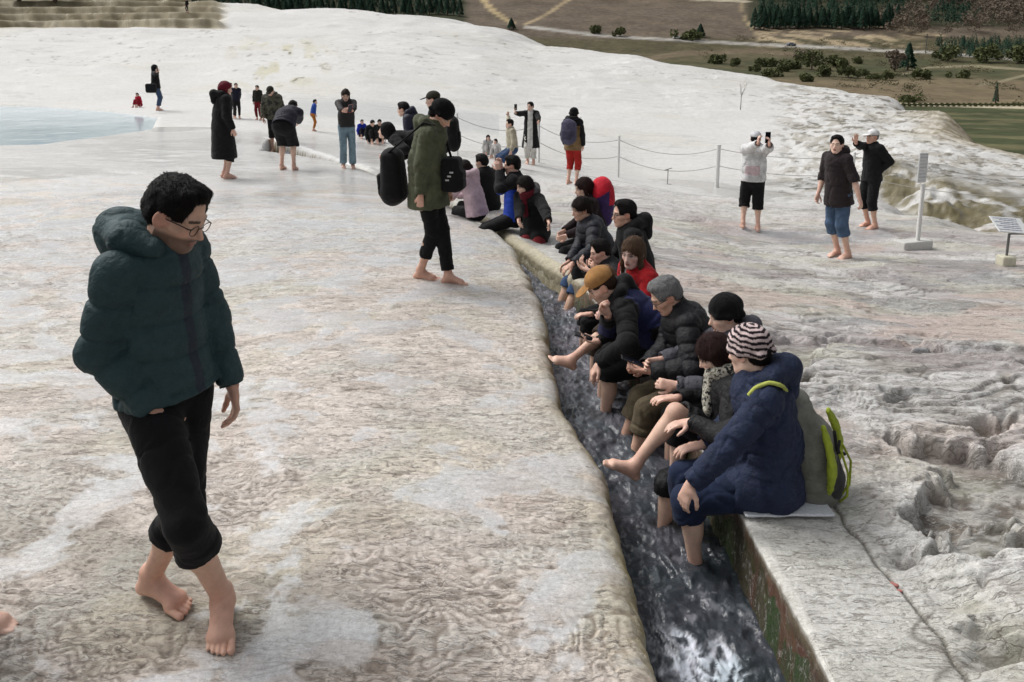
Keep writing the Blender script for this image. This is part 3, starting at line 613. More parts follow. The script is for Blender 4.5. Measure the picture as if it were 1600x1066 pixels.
# ---------------------------------------------------------------- signed-distance modelling and surface nets
def seg3(V, a, b):
    d = b-a; t = np.clip((V-a)@d/(d@d), 0, 1); return np.linalg.norm(V-a-t[:, None]*d, axis=1)
class Shape:
    """a union / blend of rounded primitives, meshed as one surface"""
    def __init__(s): s.p = []
    def add(s, fn, lo, hi, k=0., op='u'): s.p.append((fn, np.minimum(lo, hi), np.maximum(lo, hi), k, op)); return s
    def cone(s, a, b, ra, rb, k=.02, op='u', squash=None, flat=False, flat0=False):
        a = np.array(a, float); b = np.array(b, float); ab = b-a; L = np.linalg.norm(ab)+1e-9; d = ab/L
        if squash is not None: w_, q = nrm(squash[0]), squash[1]
        m = max(ra, rb)
        def fn(X, Y, Z):
            px, py, pz = X-a[0], Y-a[1], Z-a[2]
            t = (px*d[0]+py*d[1]+pz*d[2]); tc = t
            if not flat: tc = np.minimum(tc, L)
            if not flat0: tc = np.maximum(tc, 0)
            qx, qy, qz = px-tc*d[0], py-tc*d[1], pz-tc*d[2]
            if squash is not None:
                c = (qx*w_[0]+qy*w_[1]+qz*w_[2])*(1/q-1); qx = qx+c*w_[0]; qy = qy+c*w_[1]; qz = qz+c*w_[2]
            r = ra + (rb-ra)*np.clip(tc/L, 0, 1)
            D = np.sqrt(qx*qx+qy*qy+qz*qz)-r
            if flat: D = np.maximum(D, t-L)
            if flat0: D = np.maximum(D, -t)
            return D
        return s.add(fn, np.minimum(a, b)-m, np.maximum(a, b)+m, k, op)
    def ell(s, c, fr, rad, k=.02, op='u'):
        """ellipsoid; fr = (right, forward, up) unit vectors"""
        c = np.array(c, float); rad = np.array(rad, float); m = rad.max()
        def fn(X, Y, Z):
            px, py, pz = X-c[0], Y-c[1], Z-c[2]; q = []
            for e, r in zip(fr, rad): q.append((px*e[0]+py*e[1]+pz*e[2])/r)
            l = np.sqrt(q[0]**2+q[1]**2+q[2]**2)
            g = np.sqrt((q[0]/rad[0])**2+(q[1]/rad[1])**2+(q[2]/rad[2])**2)+1e-9
            return l*(l-1)/g
        return s.add(fn, c-m, c+m, k, op)
    def box(s, c, fr, h, r=.01, k=.01, op='u'):
        c = np.array(c, float); h = np.array(h, float); m = np.linalg.norm(h)+r
        def fn(X, Y, Z):
            px, py, pz = X-c[0], Y-c[1], Z-c[2]; q = [np.abs(px*e[0]+py*e[1]+pz*e[2])-(hh-r) for e, hh in zip(fr, h)]
            o = np.sqrt(sum(np.maximum(x, 0)**2 for x in q)); return o+np.minimum(np.maximum(np.maximum(q[0], q[1]), q[2]), 0)-r
        return s.add(fn, c-m, c+m, k, op)
    def half(s, p, nvec, lo, hi, k=.0):
        """cut away everything on the +n side of a plane inside a box"""
        p = np.array(p, float); nv = nrm(nvec)
        return s.add(lambda X, Y, Z: -((X-p[0])*nv[0]+(Y-p[1])*nv[1]+(Z-p[2])*nv[2]), np.array(lo, float), np.array(hi, float), k, 's')
    def mesh(s, h):
        adds = [q for q in s.p if q[4] == 'u']; lo = np.min([q[1] for q in adds], 0)-4*h; hi = np.max([q[2] for q in adds], 0)+4*h
        N = np.ceil((hi-lo)/h).astype(int)+1
        D = np.full(tuple(N), 1.0, np.float32)
        ax = [(lo[i]+np.arange(N[i])*h).astype(np.float32) for i in range(3)]
        for fn, l, u, k, op in s.p:
            m = k+4*h; i0 = np.maximum(np.floor((l-m-lo)/h).astype(int), 0); i1 = np.minimum(np.ceil((u+m-lo)/h).astype(int)+1, N)
            if (i1 <= i0).any(): continue
            sl = tuple(slice(a, b) for a, b in zip(i0, i1))
            d = fn(ax[0][sl[0]][:, None, None], ax[1][sl[1]][None, :, None], ax[2][sl[2]][None, None, :]).astype(np.float32)
            A = D[sl]
            if op == 's': d = -d; 
            if op == 'u':
                if k > 0: t = np.clip(.5+.5*(A-d)/k, 0, 1); A[:] = A*(1-t)+d*t-k*t*(1-t)
                else: np.minimum(A, d, out=A)
            else:
                if k > 0: t = np.clip(.5-.5*(A-d)/k, 0, 1); A[:] = A*(1-t)+d*t+k*t*(1-t)
                else: np.maximum(A, d, out=A)
        return nets(D, lo, h)
_EC = [((0, 0, 0), (1, 0, 0)), ((0, 1, 0), (1, 1, 0)), ((0, 0, 1), (1, 0, 1)), ((0, 1, 1), (1, 1, 1)),
       ((0, 0, 0), (0, 1, 0)), ((1, 0, 0), (1, 1, 0)), ((0, 0, 1), (0, 1, 1)), ((1, 0, 1), (1, 1, 1)),
       ((0, 0, 0), (0, 0, 1)), ((1, 0, 0), (1, 0, 1)), ((0, 1, 0), (0, 1, 1)), ((1, 1, 0), (1, 1, 1))]
def nets(D, lo, h):
    B = D < 0; n = np.array(D.shape)
    c = np.zeros(tuple(n-1), np.int8)
    for i in (0, 1):
        for j in (0, 1):
            for k in (0, 1): c += B[i:n[0]-1+i, j:n[1]-1+j, k:n[2]-1+k]
    act = np.argwhere((c > 0) & (c < 8)); idm = np.full(tuple(n-1), -1, np.int32)
    idm[act[:, 0], act[:, 1], act[:, 2]] = np.arange(len(act))
    S = np.zeros((len(act), 3)); W = np.zeros(len(act))
    for a, b in _EC:
        a = np.array(a); b = np.array(b); pa = act+a; pb = act+b
        da = D[pa[:, 0], pa[:, 1], pa[:, 2]]; db = D[pb[:, 0], pb[:, 1], pb[:, 2]]
        x = (da < 0) != (db < 0); t = np.clip(da/(da-db+1e-12), 0, 1)
        S[x] += (a + t[x, None]*(b-a)); W[x] += 1
    V = lo + (act + S/W[:, None])*h
    Fs = []
    for d in range(3):
        e = [0, 0, 0]; e[d] = 1
        sl0 = [slice(1, n[i]-1) for i in range(3)]; sl0[d] = slice(0, n[d]-1)
        sl1 = list(sl0); sl1[d] = slice(1, n[d])
        A = B[tuple(sl0)]; Bb = B[tuple(sl1)]
        o = np.array([1, 1, 1]); o[d] = 0
        u_, w_ = (d+1) % 3, (d+2) % 3
        for cond, flip in ((A & ~Bb, False), (~A & Bb, True)):
            q = np.argwhere(cond)+o
            f = []
            for du, dw in ((0, 0), (-1, 0), (-1, -1), (0, -1)):
                r = q.copy(); r[:, u_] += du; r[:, w_] += dw; f.append(idm[r[:, 0], r[:, 1], r[:, 2]])
            f = np.stack(f, -1)
            Fs.append(f[:, ::-1] if flip else f)
    F = np.concatenate(Fs); F = F[(F >= 0).all(1)]
    return V, F
def vnorm(V, F):
    t = np.cross(V[F[:, 2]]-V[F[:, 0]], V[F[:, 3]]-V[F[:, 1]]); N = np.zeros_like(V)
    for i in range(4):
        for c in range(3): N[:, c] += np.bincount(F[:, i], t[:, c], len(V))
    return N/(np.linalg.norm(N, axis=1, keepdims=True)+1e-12)
def smooth_mesh(V, F, it=1, k=.5):
    for _ in range(it):
        S = np.zeros_like(V); W = np.zeros(len(V))
        for i in range(4):
            a, b = F[:, i], F[:, (i+1) % 4]
            for c in range(3): S[:, c] += np.bincount(a, V[b, c], len(V)) + np.bincount(b, V[a, c], len(V))
            W += np.bincount(a, minlength=len(V)) + np.bincount(b, minlength=len(V))
        V = V*(1-k)+k*S/np.maximum(W, 1)[:, None]
    return V
def bone_coords(V, bones):
    """nearest bone: arc coordinate along it and the offset"""
    best = np.full(len(V), 9.); A = np.zeros(len(V)); Q = np.zeros((len(V), 3)); off = 0
    for a, b, r in bones:
        a = np.array(a); b = np.array(b); L = np.linalg.norm(b-a); d = (b-a)/L
        t = np.clip((V-a)@d, 0, L); q = V-a-t[:, None]*d; ds = np.linalg.norm(q, axis=1)-r
        m = ds < best; best[m] = ds[m]; A[m] = t[m]+off; Q[m] = q[m]; off += L+.013
    return A, Q
def cloth_fx(V, F, bones, fold=.006, quilt=0., qamp=.007, seed=0, fscale=1.):
    N = vnorm(V, F); A, Q = bone_coords(V, bones)
    x, y, z = V.T; wx = noise3(x*5, y*5, z*5, seed+20)*1.6; wy = noise3(x*5+9, y*5, z*5, seed+21)*1.6
    f = noise3(A*11*fscale+wx*1.3, Q[:, 0]*6+Q[:, 2]*6+wy+seed, Q[:, 1]*6, seed); g = noise3(x*9+A*5, y*9+wx, z*7, seed+3)
    f2 = noise3(A*21*fscale+wy*2, Q[:, 0]*9-Q[:, 2]*9+wx, Q[:, 1]*11, seed+7); g2 = noise3(x*38+wx, y*38, z*34, seed+5)
    cr = lambda n_: np.clip(1-np.abs(2*n_-1)*4.5, 0, 1)**1.3
    gl = noise3(x*5.5, y*5.5, z*4.5, seed+9); d = fold*(-1.05*cr(f) - .6*cr(f2)*(.3+g) + 1.1*(gl-.5) + .5*(g-.5) + .2*(g2-.5) + .3)
    if quilt:
        m = (A + (g-.5)*.012) % quilt; m = np.minimum(m, quilt-m)
        d += -qamp*1.5*np.exp(-(m/.0065)**2) + qamp*.8*(1-np.exp(-(m/(quilt*.28))**2))
    return V + N*d[:, None]

# ---------------------------------------------------------------- people
def frame(f, up=(0, 0, 1)):
    f = nrm(f); r = nrm(np.cross(f, up)); return r, f, nrm(np.cross(r, f))
def rot(v, ax, deg):
    a = math.radians(deg); ax = nrm(ax); v = np.asarray(v, float)
    return v*math.cos(a)+np.cross(ax, v)*math.sin(a)+ax*np.dot(ax, v)*(1-math.cos(a))
def ik(a, c, l1, l2, hint):
    d = c-a; L = np.linalg.norm(d); L2 = min(L, (l1+l2)*.998); d = d/(L+1e-9); c = a+d*L2
    x = (l1*l1-l2*l2+L2*L2)/(2*L2); x = np.clip(x, -l1, l1); hgt = math.sqrt(max(l1*l1-x*x, 0))
    hv = np.asarray(hint, float); hv = hv-np.dot(hv, d)*d
    if np.linalg.norm(hv) < 1e-6: hv = np.cross(d, (0, 0, 1))
    return a+d*x+nrm(hv)*hgt, c
SKIN = {'light': srgb(228, 198, 180), 'tan': srgb(216, 180, 158), 'pink': srgb(230, 198, 186), 'warm': srgb(220, 184, 160)}
def hand(S, W, d, n, side, curl=30, s=1., spread=1., thumb=35):
    """five-fingered hand from the wrist W along d, palm facing n; side=+1 right, -1 left"""
    d = nrm(d); n = nrm(np.asarray(n)-np.dot(n, d)*d); lat = np.cross(d, n)*side     # towards the thumb
    lat = -lat
    K = .006*s
    S.cone(W, W+d*.03*s, .023*s, .026*s, .015, squash=(n, .72))
    for i, o in enumerate((.026, .009, -.008, -.024)):
        base = W+d*(.088-.004*abs(i-1))*s+lat*o*s
        S.cone(W+d*.022*s+lat*o*.6*s, base, .0145*s, .0115*s, .012*s, squash=(n, .85))
        L = (.074, .082, .077, .060)[i]*s; c = curl*(1+.12*i); dd = rot(d, lat*side*0+np.cross(d, n), 0)
        p = base; ang = c*.7; fd = nrm(d + lat*o*4*spread)
        for seg, fr, r in ((0, .45, .0098), (1, .30, .0088), (2, .25, .0078)):
            ax = np.cross(fd, n); q = p + rot(fd, ax, ang)*L*fr
            S.cone(p, q, r*s, r*.93*s, K*.5); p = q; ang += c*(.9 if seg == 0 else .7)
    tb = W+d*.022*s+lat*.022*s
    t1 = tb+nrm(d*.75+lat*.8+n*.35)*.042*s; t2 = t1+nrm(rot(nrm(d+lat*.35+n*.35), n, 0)*1.)*.034*s; t3 = t2+nrm(d*1.+n*thumb/60.)*.024*s
    S.cone(tb, t1, .0165*s, .0125*s, .012*s); S.cone(t1, t2, .0118*s, .0108*s, K); S.cone(t2, t3, .0105*s, .009*s, K)
def foot(S, A, f, s=1., side=1, up=None):
    """bare foot: ankle A, pointing along f"""
    f = nrm(f); up = V3(0, 0, 1) if up is None else nrm(up); r = nrm(np.cross(f, up)); up = nrm(np.cross(r, f))
    P = lambda x, y, z: A + (r*x*side + f*y + up*z)*s         # +x = little-toe side
    S.cone(P(0, -.005, .02), P(0, -.002, -.02), .036*s, .034*s, .02)
    S.cone(P(0, -.012, -.02), P(0, -.045, -.05), .033*s, .028*s, .02)
    S.cone(P(0, -.04, -.055), P(.012, .12, -.066), .022*s, .022*s, .02)
    S.cone(P(-.005, .015, -.015), P(-.012, .115, -.052), .036*s, .024*s, .025)
    S.cone(P(.008, .0, -.03), P(.022, .11, -.060), .028*s, .020*s, .025)
    S.cone(P(-.024, .12, -.062), P(.030, .105, -.066), .021*s, .017*s, .02)
    for x, y0, y1, ra in ((-.033, .135, .178, .0130), (-.0105, .135, .179, .0094), (.0065, .130, .171, .0088), (.0225, .122, .160, .0084), (.0375, .110, .145, .0080)):
        S.cone(P(x, y0-.02, -.066), P(x*1.04, y1, -.073), ra*.93*s, ra*.95*s, .0025*s)
HEADK = 1.0
def head_sdf(S, c, fr, s, neckb, fem=False, neck_r=.056):
    r, f, u = fr; P = lambda x, y, z: c + (r*x+f*y+u*z)*s
    S.cone(P(0, -.022, -.045), neckb, neck_r*s, (neck_r+.006)*s, .03)
    S.ell(P(0, -.016, .036), fr, np.array((.076, .097, .088))*s, .02)
    S.ell(P(0, .022, -.032), fr, np.array((.060, .068, .080))*s, .03)
    S.cone(P(-.046, -.005, -.058), P(-.018, .060, -.092), .022*s, .021*s, .025); S.cone(P(.046, -.005, -.058), P(.018, .060, -.092), .022*s, .021*s, .025)
    S.ell(P(0, .066, -.094), fr, np.array((.024, .020, .018))*s, .02)
    for q in (-1, 1):
        S.cone(P(q*.044, .052, -.022), P(q*.058, .02, -.012), .021*s, .016*s, .02)                    # cheekbone
        S.cone(P(q*.012, .084, .021), P(q*.045, .070, .020), .0105*s, .009*s, .012)                  # brow
        S.ell(P(q*.031, .094, -.001), fr, np.array((.017, .013, .010))*s, .010, 's')                  # socket
        S.ell(P(q*.031, .073, -.002), fr, np.array((.0145, .0125, .0105))*s, .003)                  # lidded eyeball
        S.ell(P(q*.079, -.008, -.006), (nrm(r+f*q*.35), nrm(f-r*q*.35), u), np.array((.009, .021, .031))*s, .006)
        S.ell(P(q*.090, -.004, -.004), (nrm(r+f*q*.35), nrm(f-r*q*.35), u), np.array((.008, .011, .017))*s, .005, 's')
        S.ell(P(q*.012, .090, -.038), fr, np.array((.0085, .010, .0075))*s, .006)
    S.cone(P(0, .084, .012), P(0, .104, -.032), .0075*s, .0115*s, .010)
    S.ell(P(0, .108, -.034), fr, np.array((.0105, .0105, .009))*s, .006)
    S.ell(P(0, .082, -.058), fr, np.array((.028, .012, .014))*s, .012)
    S.cone(P(-.017, .086, -.061), P(.017, .086, -.061), .0052*s, .0052*s, .004); S.cone(P(-.014, .086, -.0715), P(.014, .086, -.0715), .0062*s, .0062*s, .004)
    S.cone(P(-.021, .094, -.0665), P(.021, .094, -.0665), .0016*s, .0016*s, .003, 's')
def head_paint(V, C, c, fr, s, sk, brow=srgb(28, 22, 18), lips=srgb(168, 100, 92), beard=0., eyes=True, closed=False, cheeks=.25):
    r, f, u = fr; q = (V-c)/s; x = q@r; y = q@f; z = q@u
    def seg(ax, az, bx, bz, w_):
        ex, ez = bx-ax, bz-az; t = np.clip(((np.abs(x)-ax)*ex+(z-az)*ez)/(ex*ex+ez*ez), 0, 1)
        d = np.hypot(np.abs(x)-ax-t*ex, z-az-t*ez); return (1-sstep(w_*.6, w_, d))*(y > .03)
    def mx(w_, c_): 
        w_ = np.clip(w_, 0, 1)[:, None]; C[:] = C*(1-w_)+np.array(c_)*w_
    box = (np.abs(x) < .12) & (y > -.02) & (z > -.13) & (z < .12)
    b = box*1.
    mx(b*np.exp(-(((np.abs(x)-.044)/.02)**2+((z+.03)/.02)**2))*cheeks*(y > .02), srgb(200, 120, 104))
    mx(b*np.exp(-((x/.012)**2+((z+.035)/.012)**2))*.3*(y > .08), srgb(200, 120, 104))
    if beard: mx(b*beard*sstep(-.035, -.055, z)*(y > -.03), srgb(58, 42, 34)); mx(b*beard*.9*np.exp(-((x/.028)**2+((z+.051)/.007)**2))*(y > .05), srgb(40, 28, 22))
    mx(b*seg(.014, .022, .046, .022, .0065)*.9, brow)
    mx(b*seg(0, -.0615, .017, -.0625, .0065), lips); mx(b*seg(0, -.0715, .013, -.0705, .0065), lips)
    mx(b*seg(0, -.0665, .021, -.0665, .002), srgb(88, 44, 38))
    if eyes and not closed:
        mx(b*seg(.021, -.002, .041, -.001, .0062), srgb(206, 196, 188)); mx(b*seg(.031, -.001, .0312, -.0012, .0060), srgb(34, 22, 16)); mx(b*seg(.018, .004, .044, .004, .0028), srgb(30, 20, 16))
    elif eyes: mx(b*seg(.019, -.006, .043, -.006, .0035), srgb(44, 28, 22))
    mx((((np.abs(x) > .072) & (np.abs(z) < .04) & (y < .03) & (y > -.04))*.35), srgb(204, 120, 100))

def hair_sdf(S, c, fr, s, style, hat=False):
    r, f, u = fr; P = lambda x, y, z: c + (r*x+f*y+u*z)*s
    g = .012 if style in ('short', 'buzz') else .011
    if style == 'short': g = .009
    if style == 'buzz': g = .006
    if hat: g = .004
    S.ell(P(0, -.016, .038), fr, np.array((.076+g, .097+g, .088+g))*s, .01)
    if style in ('short', 'buzz', 'bob', 'long', 'tail', 'bun'): S.ell(P(0, -.055, -.01), fr, np.array((.066+g*.8, .058+g*.6, .06))*s, .02)
    if style == 'short' and not hat: S.ell(P(0, .035, .100), fr, np.array((.062, .045, .032))*s, .02)
    if style == 'bob':
        for q in (-1, 1): S.cone(P(q*.072, -.01, .03), P(q*.070, .002, -.085), .028*s, .022*s, .02, squash=(r, .7))
        S.cone(P(0, -.07, 0), P(0, -.062, -.10), .065*s, .060*s, .03)
    if style == 'long':
        for q in (-1, 1): S.cone(P(q*.068, .008, .04), P(q*.082, .022, -.09), .028*s, .026*s, .02, squash=(r, .7)); S.cone(P(q*.082, .022, -.09), P(q*.085, .03, -.22), .027*s, .018*s, .02, squash=(r, .7))
        S.cone(P(0, -.07, 0), P(0, -.075, -.2), .07*s, .055*s, .03)
    if style == 'tail':
        S.ell(P(0, -.118, .02), fr, np.array((.026, .026, .026))*s, .01); S.cone(P(0, -.125, .01), P(.02, -.135, -.16), .024*s, .012*s, .01)
    if style == 'bun': S.ell(P(0, -.118, .04), fr, np.array((.036, .034, .034))*s, .01)
    # free the face
    fy, fz = (.068, -.022) if style not in ('short', 'buzz') else (.071, .020)
    wide = .068 if style in ('long', 'bob') else .088
    S.ell(P(0, fy+.042, fz), fr, np.array((wide, .064, .088))*s, .006, 's')
    if style in ('short', 'buzz'):
        for q in (-1, 1): S.ell(P(q*.090, .004, -.026), fr, np.array((.036, .050, .052))*s, .006, 's')
    if style == 'short':
        for q in (-1, 1): S.ell(P(q*.088, .058, .0), fr, np.array((.024, .026, .05))*s, .006, 's')

def garment(name, S, h, mat, parent, bones, fold=.005, quilt=0., qamp=.007, seed=1, sm=1, color=None, fscale=1.):
    V, F = S.mesh(h); V = cloth_fx(V, F, bones, fold, quilt, qamp, seed, fscale); V = smooth_mesh(V, F, sm, .5)
    return mesh_np(name, V, F, mat, parent, col=color(V) if color else None)

def person(label, root, th, H=1.7, group=None, pel=None, lean=0., slean=0., bend=0., head=(0, 0, 0), feet=None, toes=None, hands=None, elbows=None, knees=None,
           palms=None, curl=(35, 35), skin='light', hair=('short', srgb(24, 20, 18)), hat=None, top=None, bot=None, glasses=None, res=.008, face={},
           seat=False, fat=1., shtwist=0., hres=None, handdir=None, footup=None, scarf=None, hood_up=None, neckfwd=.0, kneel_w=None, toedir=None):
    """build one clothed figure.  th: facing in degrees (0=+x, 90=+y, 180=-x); positions in metres."""
    s = H/1.75; root = np.asarray(root, float)
    E = empty('person', root, label, 'person', group)
    F0 = V3(math.cos(math.radians(th)), math.sin(math.radians(th)), 0); R0 = np.cross(F0, (0, 0, 1)); U = V3(0, 0, 1)
    pel = root+U*.93*s if pel is None else np.asarray(pel, float)
    up1 = nrm(rot(rot(U, R0, -lean), F0, slean)); up2 = nrm(rot(up1, R0, -bend))
    mid = pel+up1*.20*s; ch = mid+up2*.22*s; R1 = rot(R0, up2, shtwist); R1 = nrm(R1-np.dot(R1, up2)*up2); Fc = nrm(np.cross(up2, R1))
    nb = ch+up2*.115*s+Fc*neckfwd*s
    hy, hp, hr = head
    hf = rot(np.cross(U, R1), U, hy) if False else rot(nrm(F0*1.), U, shtwist+hy); hf = nrm(hf)
    hr_ = nrm(np.cross(hf, U)); hf2 = rot(hf, hr_, -hp); hu = nrm(np.cross(hr_, hf2)); hu = rot(hu, hf2, hr); hr_ = nrm(np.cross(hf2, hu))
    hfr = (hr_, hf2, hu); hc = nb + nrm(up2*.5+hu*.5)*.125*s + hf2*.028*s
    shl = [ch+up2*.058*s+R1*q*.158*s*fat**.5 for q in (-1, 1)]; hips = [pel-up1*.02*s+R0*q*.088*s for q in (-1, 1)]
    ua, fa = .285*s, .255*s; tl, sl = .43*s, .42*s
    feet = feet or [root+R0*q*.10*s+U*.085*s for q in (-1, 1)]
    feet = [np.asarray(x, float) for x in feet]
    knees = knees or [F0+U*.1, F0+U*.1]
    KN = [ik(hips[i], feet[i], tl, sl, knees[i]) for i in (0, 1)]
    hands = hands or [None, None]; elbows = elbows or [None, None]; AR = []
    for i, q in enumerate((-1, 1)):
        hh = hands[i] if hands[i] is not None else shl[i]-U*.515*s+R1*q*.055*s+F0*.07*s
        eh = elbows[i] if elbows[i] is not None else (-F0*.8+R1*q*.6-U*.3)
        AR.append(ik(shl[i], np.asarray(hh, float), ua, fa, eh))
    sk = np.array(SKIN[skin] if isinstance(skin, str) else skin)
    # ---- body: one continuous surface
    S = Shape(); Q = (Fc, .72)
    S.cone(pel, mid, .125*s, .115*s, .04, squash=(F0, .72)); S.cone(mid, ch, .115*s, .135*s, .04, squash=Q)
    S.cone(shl[0], shl[1], .048*s, .048*s, .04); S.cone(ch, nb, .09*s, .055*s, .04, squash=Q)
    head_sdf(S, hc, hfr, s, nb, neck_r=.058 if fat > 1 else .052)
    for i in (0, 1):
        el, wr = AR[i]; kn, an = KN[i]; q = (-1, 1)[i]
        S.cone(shl[i], el, .044*s, .036*s, .03); S.cone(el, el+(wr-el)*.35, .037*s, .038*s, .02); S.cone(el+(wr-el)*.35, wr, .038*s, .025*s, .02)
        dd = nrm(wr-el) if not handdir or handdir[i] is None else nrm(handdir[i])
        pn = (palms[i] if palms and palms[i] is not None else -R1*q+F0*.2)
        hand(S, wr+nrm(wr-el)*.01*s, dd, pn, q, curl[i], s)
        S.cone(hips[i], kn, .078*s*fat**.5, .052*s, .04); sh = an-kn; back = nrm(np.cross(sh, R0))
        if np.dot(back, F0) > 0: back = -back
        S.cone(kn, an, .050*s, .034*s, .03); S.ell(kn+sh*.30+back*.018*s, frame(nrm(sh), R0+.01), np.array((.047, .10, .049))*s*fat**.5, .03)
        td = (toedir[i] if toedir and toedir[i] is not None else F0)
        foot(S, an, td, s, q, None if not footup else footup[i])
    V, F = S.mesh(hres or res*.9); V = smooth_mesh(V, F, 1, .25)
    C = np.tile(sk, (len(V), 1)).astype(float)
    mo = noise3(V[:, 0]*22, V[:, 1]*22, V[:, 2]*16, 5)[:, None]; C = C*(1-.22*mo) + np.array(srgb(196, 144, 128))*.22*mo
    leg = np.minimum(*[np.minimum(seg3(V, kn, an), 9) for kn, an in KN])[:, None]; lw_ = (1-sstep(.06, .09, leg))*.30; C = C*(1-lw_)+np.array(srgb(204, 176, 152))*lw_
    # hands, feet and knees are ruddier
    for i in (0, 1):
        for p_, r_, c_ in ((AR[i][1], .16, srgb(206, 154, 138)), (KN[i][1], .17, srgb(208, 152, 136))):
            w_ = np.exp(-(np.linalg.norm(V-p_-(0, 0, 0), axis=1)/(r_*s))**2)[:, None]*.40; C = C*(1-w_)+np.array(c_)*w_
    head_paint(V, C, hc, hfr, s, sk, **face)
    mesh_np('body', V, F, skin_mat(), E, col=C)
    r, f, u = hfr; HP = lambda x, y, z: hc + (r*x+f*y+u*z)*s
    # ---- hair
    if hair:
        S = Shape(); hair_sdf(S, hc, hfr, s, hair[0], bool(hat)); V, F = S.mesh(max(res*.7, .004)); N = vnorm(V, F)
        lc = (V-hc)/s; lx, ly, lz = lc@r, lc@f, lc@u; w1 = noise3(lx*14, ly*14, lz*14, 3)*1.5
        nz = noise3(lx*95+w1*3, ly*60+w1, lz*34, 9); nz2 = noise3(lx*40+w1*2, ly*26, lz*18, 10); V = V + N*(((nz-.5)*.005+(nz2-.5)*.009)*s*(.3 if hat else 1))[:, None]
        nst = 3800 if res < .007 else (2200 if res < .0095 else 0)
        if nst:
            N = vnorm(V, F); rg = np.random.default_rng(int(abs(hc[0])*1e4)); ii = rg.integers(0, len(V), nst); p_ = V[ii]; n_ = N[ii]
            fl_ = -hu*.9+hf2*.15 if hair[0] in ('long', 'bob', 'tail') else (hf2*np.where((p_-hc)@hu > .06*s, 1., -.25)[:, None]*.8-hu*.7+hr_*rg.normal(size=nst)[:, None]*.35)
            t_ = fl_-(np.sum(n_*fl_, 1)[:, None])*n_ + rg.normal(size=(nst, 3))*.10; t_ /= np.linalg.norm(t_, axis=1)[:, None]+1e-9; sd_ = np.cross(n_, t_)
            L_ = ((.011 if hair[0] in ('short', 'buzz') else .040)*(.6+.8*rg.random(nst)))[:, None]*s*(.5 if hair[0] == 'buzz' else 1); w_ = .0016*s; lf = (.001+.002*rg.random(nst))[:, None]*s
            q0 = p_-n_*.0015; q1 = p_+t_*L_*.55+n_*lf; q2 = p_+t_*L_+n_*lf*.3
            Vs = np.stack([q0-sd_*w_, q0+sd_*w_, q1+sd_*w_*.8, q1-sd_*w_*.8, q2+sd_*w_*.2, q2-sd_*w_*.2], 1).reshape(-1, 3); b_ = len(V)+np.arange(nst)*6
            Fs = np.concatenate([np.stack([b_, b_+1, b_+2, b_+3], 1), np.stack([b_+3, b_+2, b_+4, b_+5], 1)]); V = np.concatenate([V, Vs]); F = np.concatenate([F, Fs])
        mesh_np('hair', V, F, hair_mat(hair[1]), E)
    # ---- head wear
    if hat:
        k = hat['kind']; S = Shape()
        if k == 'beanie':
            S.ell(HP(0, -.018, .050), hfr, np.array((.093, .112, .098))*s, .01); S.half(HP(0, .0, .006), -u+f*(-.12), hc-.25, hc+.25)
            S.half(HP(0, .03, .012), -u*1.-f*(-.25), hc-.25, hc+.25)
            S.cone(HP(-.055, .062, .024), HP(.055, .062, .024), .017*s, .017*s, .02); S.cone(HP(-.086, .0, .012), HP(-.058, .062, .024), .016*s, .017*s, .02); S.cone(HP(.086, .0, .012), HP(.058, .062, .024), .016*s, .017*s, .02)
            S.cone(HP(-.086, .0, .012), HP(-.055, -.10, 0), .016*s, .016*s, .02); S.cone(HP(.086, .0, .012), HP(.055, -.10, 0), .016*s, .016*s, .02); S.cone(HP(-.055, -.1, 0), HP(.055, -.1, 0), .016*s, .016*s, .02)
            V, F = S.mesh(max(res*.7, .0045)); N = vnorm(V, F); lc = (V-hc)/s
            a_ = np.arctan2(lc@r, lc@f+.018); V = V+N*(.0014*s*np.sin(a_*58) + (noise3(a_*5, lc@u*30, lc@f*9, 3)-.5)*.006)[:, None]
            col = None
            if 'rings' in hat:
                ctr = V3(0, -.035, .05); ang = np.degrees(np.arccos(np.clip(((lc-ctr)@np.stack([r*0, r*0, r*0], 1)*0).sum(1)+((V-HP(0, -.018, .04))@nrm(u-f*.30))/np.linalg.norm(V-HP(0, -.018, .04), axis=1), -1, 1)))
                band = ((ang+1.5*np.sin(a_*9)) % 15.5) < 7.8; col = np.where(band[:, None], np.array(srgb(30, 20, 26)), np.array(srgb(208, 188, 186)))
            mesh_np('beanie', V, F, cloth(hat['col'], .95, 300, .6, vcol='rings' in hat), E, col=col)
        elif k == 'cap':
            S.ell(HP(0, -.016, .048), hfr, np.array((.090, .109, .090))*s, .01); S.half(HP(0, 0, .036), -u+f*.0, hc-.25, hc+.25)
            if hat.get('gap'): S.ell(HP(0, -.13, .045), hfr, np.array((.042, .05, .035))*s, .004, 's'); S.ell(HP(0, -.016, .044), hfr, np.array((.082, .101, .082))*s, .004, 's')
            V, F = S.mesh(max(res*.6, .0045)); mesh_np('cap', V, F, cloth(hat['col'], .9, 200, .3), E)
            S = Shape(); S.ell(HP(0, .115, .044), (r, nrm(f-u*.18), nrm(u+f*.18)), np.array((.068, .075, .009))*s, .01); S.half(HP(0, .072, .04), -f, hc-.3, hc+.3)
            V, F = S.mesh(.0045); mesh_np('cap_brim', V, F, cloth(hat['col'], .9, 200, .3), E)
        elif k == 'hood':
            S.ell(HP(0, -.02, .025), hfr, np.array((.100, .120, .122))*s, .01); S.cone(HP(0, -.05, -.03), nb-Fc*.03*s, .088*s, .09*s, .04)
            S.ell(HP(0, .11, -.02), hfr, np.array((.062, .085, .095))*s, .01, 's')
            V, F = S.mesh(max(res, .007)); V = cloth_fx(V, F, [(hc, nb, .1)], .004); mesh_np('hood', V, F, cloth(hat['col'], .9), E)
